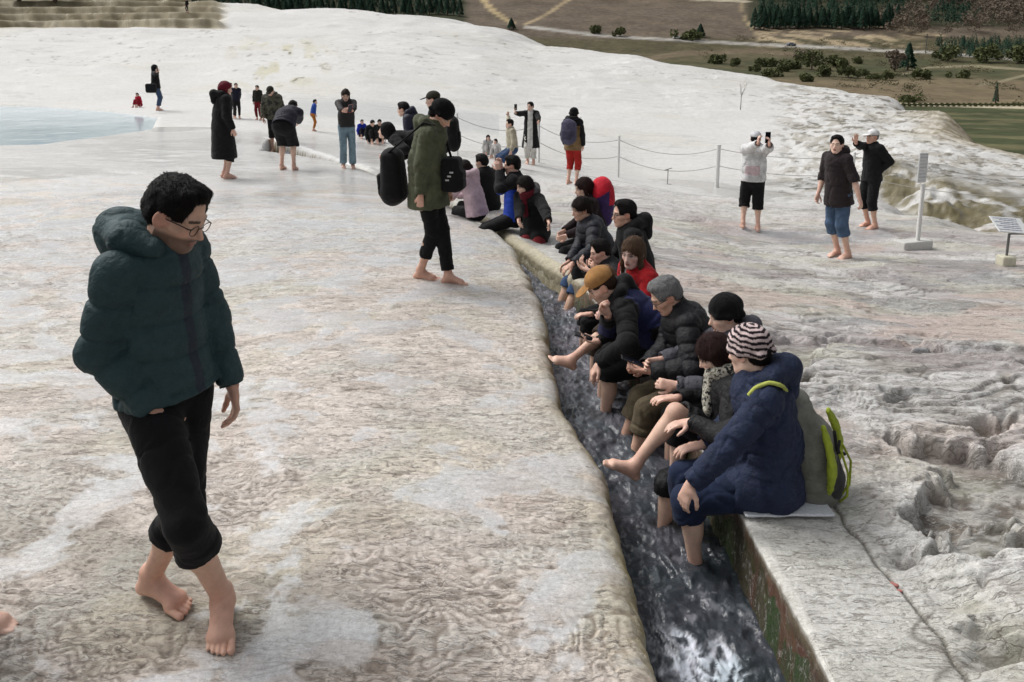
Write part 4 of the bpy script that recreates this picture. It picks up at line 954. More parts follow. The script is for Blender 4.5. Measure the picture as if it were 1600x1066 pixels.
    if glasses:
        gm = plain('spectacle_frame', srgb(26, 20, 24), .3)
        S = Shape()
        for q in (-1, 1):
            pts = [HP(q*(.033+.023*math.cos(a)), .0995-.004*abs(math.cos(a)), -.004+.0185*math.sin(a)) for a in np.linspace(0, 2*math.pi, 15)]
            for a, b in zip(pts, pts[1:]): S.cone(a, b, .0019*s, .0019*s, 0)
            S.cone(HP(q*.056, .096, .004), HP(q*.078, .0, .006), .0022*s, .0020*s, 0)
        S.cone(HP(-.010, .1, .0), HP(.010, .1, .0), .002*s, .002*s, 0)
        V, F = S.mesh(.0022); mesh_np('glasses', V, F, gm, E)
    # ---- trousers
    if bot:
        S = Shape(); t = bot.get('t', .014)*s; S.cone(pel+up1*.10*s, pel-up1*.02*s, .130*s*fat, (.136*s)*fat+t*.6, .03, squash=(F0, .78)); bones = [(pel+up1*.12*s, pel, .14)]
        S.ell(pel-up1*.03*s-F0*.03*s, (R0, F0, U), np.array((.148, .108, .12))*s*fat, .03)
        for i in (0, 1):
            kn, an = KN[i]; e = bot['to'][i] if isinstance(bot['to'], (list, tuple)) else bot['to']; tr = bot.get('r', 1.)
            r0 = (.084*s)*fat+t*.8; rk = .060*s*tr+t*.8; ra = (.048*s*bot.get('cuffr', 1.))*tr+t*.8
            if e <= 1:       # ends on the thigh
                c = hips[i]+(kn-hips[i])*e; S.cone(hips[i], c, r0, r0+(rk-r0)*e+.006, .035, flat=True); end = c; dirv = nrm(kn-hips[i]); re = r0+(rk-r0)*e
            else:
                S.cone(hips[i], kn, r0, rk, .035); c = kn+(an-kn)*(e-1); rr_ = rk+(ra-rk)*(e-1); S.cone(kn, c, rk, rr_, .02, flat=True); end = c; dirv = nrm(an-kn); re = rr_
            if bot.get('cuff', True):
                S.cone(end-dirv*.045*s, end, re+.006*s, re+.008*s, .006, flat=True, flat0=True)
            S.cone(end-dirv*.03*s, end+dirv*.02*s, re-.012*s, re-.010*s, .0, 's')
            bones += [(hips[i], kn, r0), (kn, an, rk)]
        garment('trousers', S, res, bot['mat'], E, bones, bot.get('fold', .006), seed=int(H*100) % 97+2, fscale=.9)
    # ---- top
    if top:
        S = Shape(); t = top.get('t', .03)*s; q_ = top.get('q', .78); bw = fat
        hem = top.get('hem', .05)*s; hb = pel-up1*hem
        bones = [(nb, hb, .15)]
        rs, rw, rh = (.146*s)*bw+t*.8, (.140*s)*bw+t, (.154*s)*bw+t*top.get('flare', 1.)+.10*max(hem-.05, 0)
        S.cone(ch, mid, rs, rw, .05, squash=(Fc, q_)); S.cone(mid, hb, rw, rh, .05, squash=(F0, q_+.04), flat=True)
        if fat > 1.1: S.ell(mid+F0*.05*s, (R0, F0, U), np.array((.14, .13, .17))*s, .05)
        S.cone(hb+up1*.03*s, hb-up1*.03*s, rh-.02*s, rh-.016*s, .0, 's', squash=(F0, q_+.04))
        S.cone(shl[0], shl[1], .046*s+t*.6, .046*s+t*.6, .05); S.cone(ch, nb-up2*.02*s, .11*s+t, .075*s+t*.5, .04, squash=(Fc, .8))
        for i in (0, 1):
            el, wr = AR[i]; e = top['to'][i] if isinstance(top.get('to'), (list, tuple)) else top.get('to', 1.)
            r0, r1, r2 = .052*s+t*.75, .045*s+t*.8, .034*s+t*top.get('cuffr', .6)
            S.cone(shl[i], el, r0, r1, .035)
            c = el+(wr-el)*e; S.cone(el, c, r1, r1+(r2-r1)*e, .02, flat=True); S.cone(c-nrm(wr-el)*.02, c+nrm(wr-el)*.02, r1+(r2-r1)*e-.010*s, r1+(r2-r1)*e-.009*s, 0, 's')
            bones += [(shl[i], el, r0), (el, wr, r1)]
        # collar
        cl = top.get('collar', .05)*s; cd = nrm(up2+hu*.4)
        S.cone(nb-up2*.03*s, nb+cd*cl, .078*s+t*.3, .073*s+t*.3, .02, flat=True); S.cone(nb+cd*(cl-.03), nb+cd*(cl+.03), .063*s, .064*s, .0, 's')
        if top.get('skirt'):       # long coat tail hanging from the hips
            L = top['skirt']*s; sd = nrm(-U+F0*top.get('sw', 0)); S.cone(pel, pel+sd*L, rh, rh*top.get('flare2', 1.1), .04, squash=(F0, .85), flat=True); bones.append((pel, pel+sd*L, rh))
        if top.get('lap'):         # coat lies over the lap of a sitting person
            for i in (0, 1): kn = KN[i][0]; S.cone(hips[i], hips[i]+(kn-hips[i])*top['lap'], .10*s+t, .085*s+t, .05); bones.append((hips[i], kn, .1))
        colf = None
        if top.get('zones'): colf = (lambda V: top['zones'](V, dict(pel=pel, ch=ch, nb=nb, shl=shl, F=Fc, Fc=Fc, R=R1, U=up2, s=s, AR=AR, mid=mid)))
        garment('jacket', S, res, top['mat'], E, bones, top.get('fold', .006), top.get('quilt', 0.), top.get('qamp', .007), seed=int(H*1000) % 89, color=colf)
        if top.get('hood'):
            S = Shape(); hk = top['hood']; b0 = nb-Fc*.055*s
            A1, A2 = nb-R1*.085*s+Fc*.03*s+up2*.01*s, nb+R1*.085*s+Fc*.03*s+up2*.01*s
            B1, B2 = nb-R1*.10*s-Fc*.06*s+up2*.03*s, nb+R1*.10*s-Fc*.06*s+up2*.03*s; M = nb-Fc*.13*s*hk+up2*.02*s; M2 = nb-Fc*.115*s*hk-up2*.09*s*hk
            for a, b, ra, rb in ((A1, B1, .026, .042), (A2, B2, .026, .042), (B1, M, .042, .050), (B2, M, .042, .050), (M, M2, .055, .045)): S.cone(a, b, ra*s*hk, rb*s*hk, .03)
            V, F = S.mesh(res); V = cloth_fx(V, F, [(A1, M, .05), (A2, M, .05)], .006, seed=5); V = smooth_mesh(V, F, 1, .5)
            mesh_np('hood', V, F, top.get('hoodmat', top['mat']), E)
    if scarf:
        S = Shape(); m_ = scarf
        for k in range(12):
            a = 2*math.pi*k/12; b = 2*math.pi*(k+1)/12; pt = lambda a, dz: nb+up2*(.045+dz)*s+(R1*math.cos(a)*.078+Fc*math.sin(a)*.085)*s
            S.cone(pt(a, 0), pt(b, 0), .030*s, .030*s, .02); S.cone(pt(a+.3, -.03), pt(b+.3, -.03), .030*s, .030*s, .015)
        S.cone(nb+Fc*.11*s-up2*.02*s, nb+Fc*.16*s-up2*.2*s, .05*s, .06*s, .03, squash=(Fc, .5))
        V, F = S.mesh(res); V = cloth_fx(V, F, [(nb, ch, .1)], .007, seed=8); mesh_np('scarf', V, F, m_, E)
    return dict(E=E, hc=hc, hfr=hfr, nb=nb, ch=ch, pel=pel, F=F0, R=R1, U=up2, Fc=Fc, AR=AR, KN=KN, s=s, shl=shl, mid=mid, HP=HP, up1=up1)

def thing_box(name, parts, label, cat, loc, group=None):
    """parts: (part name, Shape, voxel, material)"""
    E = empty(name, loc, label, cat, group)
    for nm, S, h, m in parts:
        V, F = S.mesh(h); V = smooth_mesh(V, F, 1, .2); mesh_np(nm, V, F, m, E)
    return E
def phone(c, fr, label, s=1.):
    S = Shape().box(c, fr, (.036*s, .004*s, .075*s), .004*s, 0); T = Shape().box(c-fr[1]*.0035*s, fr, (.032*s, .0018*s, .069*s), .001, 0)
    return thing_box('phone', [('case', S, .0028, plain('phone_case', srgb(30, 30, 34), .35)), ('screen', T, .0028, plain('phone_glass', srgb(14, 16, 22), .08))], label, 'phone', c)
def backpack(c, fr, sz, mat, mat2, label, straps=None, extra=None, cat='backpack', res=.008):
    """soft backpack: main sack, front pocket, side pocket, top handle, shoulder straps. fr = right, out (away from the back), up"""
    r, f, u = fr; W, D, H_ = sz; P = lambda x, y, z: c+r*x*W+f*y*D+u*z*H_
    S = Shape().cone(P(0, 0, -.30), P(0, -.05, .22), W*.50, W*.42, .04, squash=(f, D/W)).box(P(0, -.12, -.05), fr, (W*.46, D*.34, H_*.44), min(W, D)*.22, .05)
    Pk = Shape().cone(P(0, .30, -.26), P(0, .22, .08), W*.36, W*.28, .03, squash=(f, .55*D/W)).box(P(0, .28, -.18), fr, (W*.33, D*.20, H_*.20), D*.12, .03)
    bones = [(P(0, 0, .5), P(0, 0, -.5), W*.4)]
    E = empty('backpack', c, label, cat)
    for nm, Sh, m in (('sack', S, mat), ('front_pocket', Pk, mat2)):
        V, F = Sh.mesh(res); V = cloth_fx(V, F, bones, .005, seed=4); V = smooth_mesh(V, F, 1, .4); mesh_np(nm, V, F, m, E)
    hd = Shape(); pts = [P(.10*math.cos(a), -.2, .47+.05*math.sin(a)) for a in np.linspace(0, math.pi, 7)]
    for a, b in zip(pts, pts[1:]): hd.cone(a, b, .007, .007, 0)
    V, F = hd.mesh(.005); mesh_np('handle', V, F, mat2, E)
    for st in straps or []:
        hd = Shape()
        for a, b in zip(st, st[1:]): hd.cone(a, b, .019, .019, .006, squash=(extra if extra is not None else f, .35))
        V, F = hd.mesh(.006); mesh_np('strap', V, F, mat2, E)
    return E
# ---------------------------------------------------------------- the people
BLACK = srgb(20, 20, 22)
Z = V3(0, 0, 1)
BC = cloth(srgb(20, 20, 22)); BN = shell(srgb(20, 20, 24), .6); BT = cloth(srgb(14, 14, 16))
DK = srgb(20, 17, 16); GX_ = V3(0, 0, 0)
# --- walking man in the green puffer
gp = shell(srgb(46, 70, 74), .62); gpv = shell(srgb(46, 70, 74), .62, vcol=True)
def gz_(V, j):
    q = V-j['mid']; lat = q@j['R']; return np.where(((np.abs(lat-.01) < .021) & (q@j['Fc'] > 0))[:, None], np.array(srgb(40, 50, 62)), np.array(srgb(46, 70, 74)))
p1 = person('man in a dark green puffer jacket and glasses walking barefoot with rolled black trousers', G(300, 985), -18, 1.86, pel=PYo(262, 606, 2.52),
    lean=-8, bend=12, head=(6, 27, 0), fat=1.04,
    feet=[G(240, 938)+V3(0, 0, .092), G(350, 968)+V3(0, 0, .092)], toedir=[V3(.88, -.42, 0), V3(.30, -.95, 0)], knees=[V3(.5, -.75, 0), V3(.42, -.8, 0)],
    hands=[PYo(368, 618, 2.66), PYo(236, 636, 2.35)], elbows=[V3(-.1, .5, -.2), V3(-.9, -.15, 0)], palms=[V3(-.8, -.5, 0), V3(.2, .9, 0)], curl=(30, 20), handdir=[V3(.1, -.05, -1), V3(.4, .55, -.75)],
    skin='tan', hair=('short', srgb(16, 13, 12)), glasses=True, neckfwd=.045, face=dict(beard=.75, closed=True, lips=srgb(150, 96, 84)),
    top=dict(mat=gpv, zones=gz_, t=.019, hem=.01, quilt=.13, qamp=.0055, fold=.005, collar=.055, hood=1.45, hoodmat=gp, to=1.0, cuffr=.7, q=.86),
    bot=dict(mat=BT, to=1.34, t=.006, fold=.007, cuffr=1.2), res=.006, hres=.0042)
# --- man in the olive parka
ol = cloth(srgb(86, 90, 70), .9)
p2 = person('man in an olive parka and black knit hat walking and looking down by the channel', G(685, 445), -8, 1.78, pel=PYo(668, 288, 7.05),
    lean=-2, bend=14, head=(0, 38, 0), feet=[PYo(702, 437, 7.0), PYo(657, 424, 7.12)], toedir=[V3(1, -.1, 0), V3(1, -.15, 0)],
    hands=[PYo(700, 300, 7.3), PYo(656, 318, 6.83)], elbows=[V3(-.8, .3, -.2), V3(-.9, -.1, 0)], curl=(35, 32), skin='tan', hair=('short', DK), hat=dict(kind='beanie', col=srgb(12, 12, 14)),
    top=dict(mat=ol, t=.026, hem=.20, fold=.010, collar=.07, hood=1.0, q=.9, flare=1.3, to=.98), bot=dict(mat=BT, to=[1.88, 1.62], t=.012, cuff=False, fold=.007), res=.009)
# --- seated row along the right bank (from the nearest)
def sit(label, pel, th, H, ank=None, dx=.43, spread=.10, **k):
    pel = O(*pel) if isinstance(pel, tuple) else np.array(pel, float); F = V3(math.cos(math.radians(th)), math.sin(math.radians(th)), 0); R = np.cross(F, Z)
    s = H/1.75; ank = ank or [None, None]
    fe = [a if a is not None else pel+F*(dx*s)+R*q*spread*s-Z*.54*s for q, a in zip((-1, 1), ank)]
    k.setdefault('knees', [F*.7+Z*1., F*.7+Z*1.])
    return person(label, (pel[0], pel[1], pel[2]-.11), th, H, pel=pel, feet=fe, **k)
nv = shell(srgb(32, 42, 68), .75)
p22 = sit('seated person in a navy hooded raincoat and striped knit hat, nearest in the row', (1.31, 3.27, .115), 172, 1.65, dx=.35, lean=3, bend=10, head=(-38, 14, 0), spread=.11, fat=1.08,
    hands=[PYo(1076, 760, 3.06), O(1.02, 3.48, .16)], elbows=[V3(.5, -.7, -.1), None], curl=(25, 20), palms=[V3(0, .3, -1), V3(0, 0, -1)], handdir=[V3(-.35, 0, -1), V3(-1, 0, -.2)], skin='light', hair=('short', DK),
    hat=dict(kind='beanie', col=srgb(30, 20, 26), rings=1), top=dict(mat=nv, t=.026, hem=.10, fold=.012, collar=.06, hood=1.15, q=.85, lap=.35), bot=dict(mat=cloth(srgb(26, 38, 64)), to=1.22, t=.024, fold=.010), res=.0068)
_n = NB('patterned_scarf'); scf = _n.out(_n.ramp(_n.noise(38, 3, .6), [(.44, (.02, .02, .018)), (.48, (.42, .40, .33)), (.56, (.55, .53, .46)), (.62, (.12, .12, .09))]), .95)
p21 = sit('woman hunched in black with a cream scarf, one bare leg stretched over the water', (1.24, 3.66, .03), 178, 1.52, lean=-7, bend=22, head=(-10, 30, 0),
    ank=[O(.86, 3.55, -.47), PYo(991, 728, 3.66)], footup=[None, V3(.6, 0, .8)], toedir=[None, V3(-.8, 0, .5)], knees=[V3(-.7, 0, 1), V3(-.3, 0, 1)], hands=[PYo(1080, 660, 3.52), O(.95, 3.85, .25)], palms=[V3(0, 0, -1), V3(0, 0, -1)], handdir=[V3(-1, -.15, -.12), V3(-1, 0, 0)], curl=(14, 20),
    elbows=[V3(.6, -.5, .1), None], hair=('bob', srgb(44, 24, 22)), scarf=scf, top=dict(mat=BN, t=.028, hem=.06, fold=.009, q=.85), bot=dict(mat=BN, to=[1.12, .93], t=.026, fold=.008, cuff=False), res=.007)
p20 = sit('woman in a grey puffer and a black knit hat, seated behind the scarf wearer', (1.42, 4.15, .06), 178, 1.56, lean=2, bend=10, head=(6, 14, 0),
    hands=[PYo(1058, 602, 3.98), O(.95, 4.35, .28)], palms=[V3(0, 1, -.3), V3(0, -1, 0)], curl=(42, 40), elbows=[V3(.7, -.4, -.5), None], skin='light', hair=('short', DK), hat=dict(kind='beanie', col=srgb(12, 12, 14)),
    top=dict(mat=shell(srgb(74, 74, 82), .6), t=.030, hem=.05, quilt=.11, qamp=.006, fold=.006, hood=1.0, q=.9), bot=dict(mat=BC, to=1.2, t=.02), res=.008)
p19 = sit('grey haired man in a black puffer and khaki trousers looking at his phone', (1.30, 4.58, .06), 180, 1.68, lean=10, bend=18, head=(8, 32, 0),
    ank=[O(.80, 4.35, -.46), O(.76, 4.60, -.46)], hands=[PYo(1016, 580, 4.30), PYo(1008, 572, 4.45)], palms=[V3(0, .5, .8), V3(0, -.6, .7)], curl=(38, 36), handdir=[V3(-1, .25, -.05), V3(-1, -.25, -.05)], elbows=[V3(.5, -.6, -.5), V3(.5, .6, -.5)], glasses=True,
    skin='tan', hair=('short', srgb(128, 128, 128)), face=dict(brow=srgb(70, 66, 62), closed=True), top=dict(mat=shell(srgb(22, 22, 27), .55), t=.030, hem=.05, quilt=.10, qamp=.006, fold=.006, collar=.08, q=.9), bot=dict(mat=cloth(srgb(92, 82, 64)), to=1.38, t=.024, fold=.008), res=.008)
vest = cloth(srgb(28, 32, 62), vcol=True)
def vz(V, j):
    q = (V-j['ch']); lat = np.abs(q@j['R']); a = np.minimum(*[np.linalg.norm(V-(w[0]*.6+sh*.4), axis=1) for w, sh in zip(j['AR'], j['shl'])])
    m = (lat < .17*j['s']) & ((V-j['nb'])@j['U'] < .0); return np.where(m[:, None], np.array(srgb(40, 44, 84)), np.array(srgb(18, 18, 20)))
p18 = sit('man in a tan cap with his hand on his chin, navy vest over black sleeves', (1.14, 5.08, .08), 180, 1.76, lean=29, bend=22, head=(4, 34, 0),
    hands=[PYo(938, 566, 4.75), PYo(950, 492, 4.86)], palms=[V3(0, 0, -1), V3(.3, -.5, .3)], handdir=[V3(-.6, -.1, -.9), V3(-.45, -.1, .95)], curl=(32, 75), elbows=[V3(.3, -.6, .1), V3(-.1, .2, -1)],
    skin='light', hair=('buzz', srgb(60, 44, 34)), hat=dict(kind='cap', col=srgb(160, 118, 72), gap=True), face=dict(beard=.3), top=dict(mat=vest, zones=vz, t=.030, hem=.05, quilt=.0, fold=.009, hood=.9, hoodmat=BC), bot=dict(mat=BT, to=1.12, t=.026), res=.008)
p17 = sit('boy with short fair hair leaning forward beside the man in the cap holding a phone', (1.02, 5.42, .05), 180, 1.42, lean=20, bend=16, head=(0, 30, 0),
    ank=[PYo(893, 562, 5.02), None], footup=[V3(.6, 0, .8), None], toedir=[V3(-.8, 0, .4), None], hands=[PYo(935, 533, 5.0), O(.62, 5.5, .2)], palms=[V3(0, 0, 1), V3(0, 0, -1)], handdir=[V3(-1, 0, .1), V3(-1, 0, 0)], curl=(30, 30),
    hair=('buzz', srgb(112, 88, 66)), top=dict(mat=BC, t=.02, hem=.04), bot=dict(mat=cloth(srgb(60, 50, 40)), to=1.2, t=.018), res=.008)
redw = cloth(srgb(180, 30, 36), vcol=True)
def rz(V, j):
    q = V-j['ch']; w = (q@j['R'] > .01) & (q@j['Fc'] > .03); return np.where((w & (q@j['U'] > -.2) & (q@j['R'] < .13))[:, None], np.array(srgb(206, 204, 200)), np.array(srgb(176, 32, 38)))
p16 = sit('brown haired woman in a red and white jacket looking towards the camera', (1.10, 5.62, .08), 205, 1.62, lean=8, bend=10, head=(26, 8, 0),
    hands=[O(.78, 5.35, .24), O(.75, 5.6, .25)], hair=('long', srgb(82, 62, 46)), skin='pink', top=dict(mat=redw, zones=rz, t=.024, hem=.05), bot=dict(mat=BC, to=1.2, t=.018), res=.008)
p15 = sit('dark haired child in a black jacket beside the woman in red', (1.00, 6.18, .05), 185, 1.40, lean=16, bend=12, head=(6, 14, 0),
    hands=[PYo(922, 424, 5.85), PYo(915, 420, 6.1)], palms=[V3(0, 0, 1), V3(0, 0, 1)], curl=(25, 30), hair=('short', srgb(22, 17, 16)), skin='light', top=dict(mat=BN, t=.026, hem=.05), bot=dict(mat=BT, to=1.25, t=.02), res=.008)
p14 = sit('man with glasses in a black hooded jacket sitting higher in the row and looking across', (1.26, 7.0, .03), 182, 1.78, lean=9, bend=6, head=(10, 4, 0), fat=1.06,
    hands=[O(.88, 6.85, .22), O(.85, 7.1, .22)], hair=('short', srgb(20, 16, 15)), glasses=True, skin='tan', top=dict(mat=BC, t=.030, hem=.05, hood=1.2), bot=dict(mat=BC, to=1.25, t=.02), res=.008)
p13 = sit('woman in a dark blue puffer with rolled jeans holding a black bag on her knees', (.98, 7.72, 0.02), 190, 1.66, lean=14, bend=10, head=(6, 14, 0),
    ank=[O(.50, 7.25, -.5), O(.45, 7.5, -.5)], hands=[PYo(895, 412, 7.2), PYo(890, 408, 7.5)], palms=[V3(0, .3, -1), V3(0, -.3, -1)], handdir=[V3(-.8, -.2, -.5), V3(-.8, .1, -.5)], curl=(34, 34), hair=('bun', srgb(34, 24, 22)), skin='tan',
    top=dict(mat=shell(srgb(32, 34, 44), .5), t=.028, hem=.05, quilt=.10, qamp=.006, fold=.005, q=.9), bot=dict(mat=cloth(srgb(56, 78, 112)), to=1.15, t=.022), res=.008)
p12 = sit('woman with reddish dark hair in black, seated in front of the red and purple pack', (1.04, 8.95, .0), 190, 1.68, lean=8, bend=8, head=(4, 10, 0), hair=('bob', srgb(44, 26, 24)),
    top=dict(mat=cloth(srgb(30, 16, 20)), t=.028, hem=.05), bot=dict(mat=BC, to=1.25), res=.009, hands=[O(.66, 8.7, .1), O(.64, 8.95, .1)])
p8 = sit('woman in black with grey fur hood, red scarf and red trousers at the channel bend', (.31, 9.75, -.06), 232, 1.66, lean=12, bend=8, head=(-30, 14, 0),
    ank=[O(.24, 8.8, -.5), O(.04, 8.95, -.5)], hands=[PYo(857, 346, 9.0), O(.08, 9.05, .12)], curl=(20, 30), hair=('bob', srgb(30, 22, 22)), scarf=cloth(srgb(96, 22, 36)), top=dict(mat=BC, t=.032, hem=.05, hood=1.15, hoodmat=cloth(srgb(92, 90, 90), 1., 60, .8), lap=.3),
    bot=dict(mat=cloth(srgb(122, 26, 34)), to=1.3, t=.02), res=.009)
cb = cloth(srgb(40, 70, 170), vcol=True)
p7 = sit('person in a blue and black jacket raising a phone with both hands at the bend', (.04, 10.0, .08), 168, 1.74, lean=-2, bend=4, head=(10, 6, 0), ank=[O(-.33, 9.75, -.5), O(-.33, 9.95, -.5)],
    hands=[PYo(780, 268, 9.75), PYo(783, 262, 9.95)], elbows=[V3(.3, -.6, -1), V3(.3, .5, -1)], handdir=[V3(-.3, 0, 1), V3(-.3, 0, 1)], palms=[V3(0, 1, 0), V3(0, -1, 0)], curl=(40, 40), hair=('short', DK),
    top=dict(mat=cb, zones=lambda V, j: np.where(((V-j['ch'])@V3(0, 0, 1) < -.05)[:, None], np.array(srgb(34, 66, 168)), np.array(srgb(18, 18, 22))), t=.034, hem=.05), bot=dict(mat=BC, to=1.3), res=.009)
p4 = sit('girl with a ponytail in a pink padded jacket seen from behind', (-.50, 10.45, .06), 150, 1.56, lean=12, bend=8, head=(18, 12, 0), ank=[O(-.9, 10.9, -.3), O(-.75, 10.95, -.3)], hair=('tail', srgb(30, 20, 20)),
    top=dict(mat=shell(srgb(204, 180, 188), .7), t=.036, hem=.08, hood=1.1, fold=.008, flare=1.25), bot=dict(mat=BC, to=1.4), res=.010, hands=[O(-1.0, 10.6, .15), O(-.8, 10.8, .2)])
p5 = sit('man in a black jacket seated just beyond the girl in pink', (-.33, 11.45, -.03), 140, 1.66, lean=10, bend=6, head=(10, 8, 0), hair=('short', DK), top=dict(mat=BC, t=.026, hem=.05), bot=dict(mat=BC, to=1.3), res=.011, hands=[O(-.75, 11.6, .1), O(-.6, 11.7, .1)])

def stand(label, u, v, th, H, sx=.10, dfoot=0, **k):
    r = G(u, v); F = V3(math.cos(math.radians(th)), math.sin(math.radians(th)), 0); R = np.cross(F, Z); s = H/1.75
    fe = []
    for q in (-1, 1):
        p = r+R*q*sx*s+F*q*dfoot; p[2] = gz(p[0], p[1])+.085*s; fe.append(p)
    k.setdefault('feet', fe); k.setdefault('res', .010 if r[1] < 18 else .013)
    if 'pel' not in k: k['pel'] = r+V3(0, 0, .925*s)+k.pop('shift', V3(0, 0, 0))
    return person(label, r, th, H, **k)
# --- three behind the parka
p3a = stand('person in black bending far forward, arms reaching down, behind the man in the parka', 668, 318, 180, 1.72, lean=58, bend=24, head=(0, -10, 0), shift=V3(.0, .0, -.08), hands=[PYo(606, 242, 11.3), PYo(620, 250, 11.6)], hair=('short', DK), hat=dict(kind='hood', col=srgb(18, 18, 20)), top=dict(mat=BC, t=.034, hem=.08), bot=dict(mat=BC, to=1.5), res=.011)
p3b = stand('person in a navy jacket stooping behind the bent figure in black', 668, 306, 170, 1.70, lean=26, bend=18, head=(0, 10, 0), hair=('short', DK), top=dict(mat=shell(srgb(30, 30, 52)), t=.034, hem=.08, hood=1.), bot=dict(mat=BC, to=1.5), res=.011)
p3c = stand('person in black with a cap mostly hidden behind the man in the parka', 690, 322, 175, 1.72, lean=4, bend=4, head=(0, 8, 0), hair=('short', DK), hat=dict(kind='cap', col=srgb(52, 50, 40)), top=dict(mat=BC, t=.03, hem=.08), bot=dict(mat=BC, to=1.5), res=.011)
# --- the left shallows
p26 = stand('person with dark red hair in a long black coat standing in the shallow water', 353, 279, 35, 1.76, sx=.085, lean=2, bend=6, head=(0, 8, 0), hair=('bob', srgb(104, 22, 38)),
    top=dict(mat=BC, t=.038, hem=.05, skirt=.56, hood=1.25, flare2=1.22, fold=.008), bot=dict(mat=BC, to=1.45, t=.02), fat=1.1, res=.011)
p27 = stand('person in a navy jacket and black knee length shorts bending over, seen from behind', 450, 266, 88, 1.76, sx=.12, lean=52, bend=20, head=(0, 20, 0), shift=V3(0, -.12, -.04), fat=1.2, hair=('short', DK), hands=[G(440, 250)+V3(0, .3, .35), G(460, 250)+V3(0, .3, .35)],
    top=dict(mat=shell(srgb(32, 32, 46), .7), t=.04, hem=.06, fold=.009), bot=dict(mat=BC, to=1.1, t=.04, r=1.2), res=.011)
camo = NB('camouflage'); _c = camo.ramp(camo.noise(9, 3, .6), [(.42, (.012, .012, .012)), (.46, (.06, .06, .035)), (.56, (.10, .095, .07)), (.6, (.03, .032, .02))]); camo = camo.out(_c, .8)
p28 = stand('man in a mottled green padded jacket facing the camera behind the bending figure', 432, 238, 268, 1.80, lean=6, bend=12, head=(0, 30, 0), fat=1.15, hair=('short', DK), hat=dict(kind='cap', col=srgb(44, 42, 34)), top=dict(mat=camo, t=.045, hem=.08, quilt=.12, hood=1.), bot=dict(mat=BC, to=1.3), hands=[None, None], res=.012)
p29 = stand('woman in a charcoal jacket and light blue jeans holding a red phone', 544, 263, -72, 1.66, sx=.10, lean=0, bend=6, head=(-4, 22, 0), hair=('bob', srgb(48, 38, 34)), skin='light', hands=[PYo(550, 184, 15.35), PYo(541, 184, 15.35)], elbows=[V3(.6, .3, -1), V3(-.6, .3, -1)], palms=[V3(-.5, .5, .4), V3(.5, .5, .4)], curl=(40, 40), handdir=[V3(-.5, -.5, .3), V3(.5, -.5, .3)],
    top=dict(mat=shell(srgb(44, 42, 42), .7), t=.026, hem=.04, fold=.007), bot=dict(mat=cloth(srgb(122, 144, 156)), to=1.93, t=.014, cuffr=1.35, cuff=False, fold=.007), res=.010)
p34 = stand('person in a black hooded jacket and blue jeans photographing the pool with a raised phone', 247, 173, 15, 1.74, sx=.09, lean=-2, bend=2, head=(0, 0, 0), hair=('short', DK), hat=dict(kind='hood', col=srgb(22, 22, 24)), hands=[PYo(250, 110, 29.9), PYo(249, 112, 29.7)], elbows=[V3(.3, .2, -1), V3(.3, -.2, -1)], handdir=[Z, Z], top=dict(mat=BC, t=.032, hem=.10), bot=dict(mat=cloth(srgb(62, 80, 108)), to=1.75, t=.014), res=.014)
def small(label, u, v, th, H, c1, c2, sitting=False, **k):
    r = G(u, v)
    if sitting:
        return sit(label, r+V3(0, 0, .12), th, H, top=dict(mat=cloth(c1), t=.026, hem=.04), bot=dict(mat=cloth(c2), to=1.7, t=.016), res=.014, ank=[r+V3(math.cos(math.radians(th)), math.sin(math.radians(th)), 0)*.42*H/1.75+V3(.08*q, 0, .05) for q in (1, -1)], lean=8, bend=8, hair=k.pop('hair', ('short', DK)), **k)
    return stand(label, u, v, th, H, top=dict(mat=cloth(c1), t=.024, hem=.04), bot=dict(mat=cloth(c2), to=1.85, t=.014, cuff=False), res=.013, hair=k.pop('hair', ('short', DK)), **k)
small('child in a dark top and dark red trousers standing on the pool rim', 405, 188, 265, 1.16, srgb(34, 34, 28), srgb(106, 26, 34))
small('person in a navy coat with bare legs beside the long black coat', 371, 186, 300, 1.22, srgb(26, 26, 44), srgb(30, 26, 28), lean=14, hands=[G(378, 184)+V3(0, -.1, .35), G(370, 184)+V3(0, -.1, .4)])
small('person with a pale collar half hidden between the black coat and the navy coat', 363, 185, 320, 1.20, srgb(120, 116, 114), srgb(30, 28, 30))
small('child in a bright blue top and orange trousers leaning over the rim', 490, 205, 20, .98, srgb(40, 76, 160), srgb(176, 108, 44), lean=12, hands=[None, G(502, 190)+V3(.1, 0, .28)])
small('child in red sitting by the blue pool', 219, 168, 250, 1.05, srgb(186, 36, 60), srgb(150, 30, 46), True)
small('child in a royal blue jacket sitting by the channel near the jeans', 565, 216, 300, .98, srgb(34, 54, 170), srgb(26, 26, 40), True)
small('person in dark green crouched by the channel, left of a pair', 580, 224, 300, 1.25, srgb(26, 32, 32), srgb(26, 26, 28), True, head=(10, 30, 0))
small('person with red lips crouched by the channel, right of a pair', 594, 222, 280, 1.25, srgb(30, 26, 28), srgb(28, 26, 28), True, head=(0, 20, 0))
small('person in white with long dark hair sitting below the rope fence', 762, 244, 280, 1.1, srgb(206, 206, 204), srgb(190, 188, 186), True, hair=('long', srgb(30, 24, 24)))
small('person in white with dark hair lying back beside the long haired one', 777, 248, 240, 1.0, srgb(210, 208, 206), srgb(190, 188, 186), True, hair=('bob', srgb(34, 28, 28)))
small('tiny figure in black standing on the stone terraces', 293, 20, 250, 1.6, srgb(24, 24, 26), srgb(30, 30, 30))
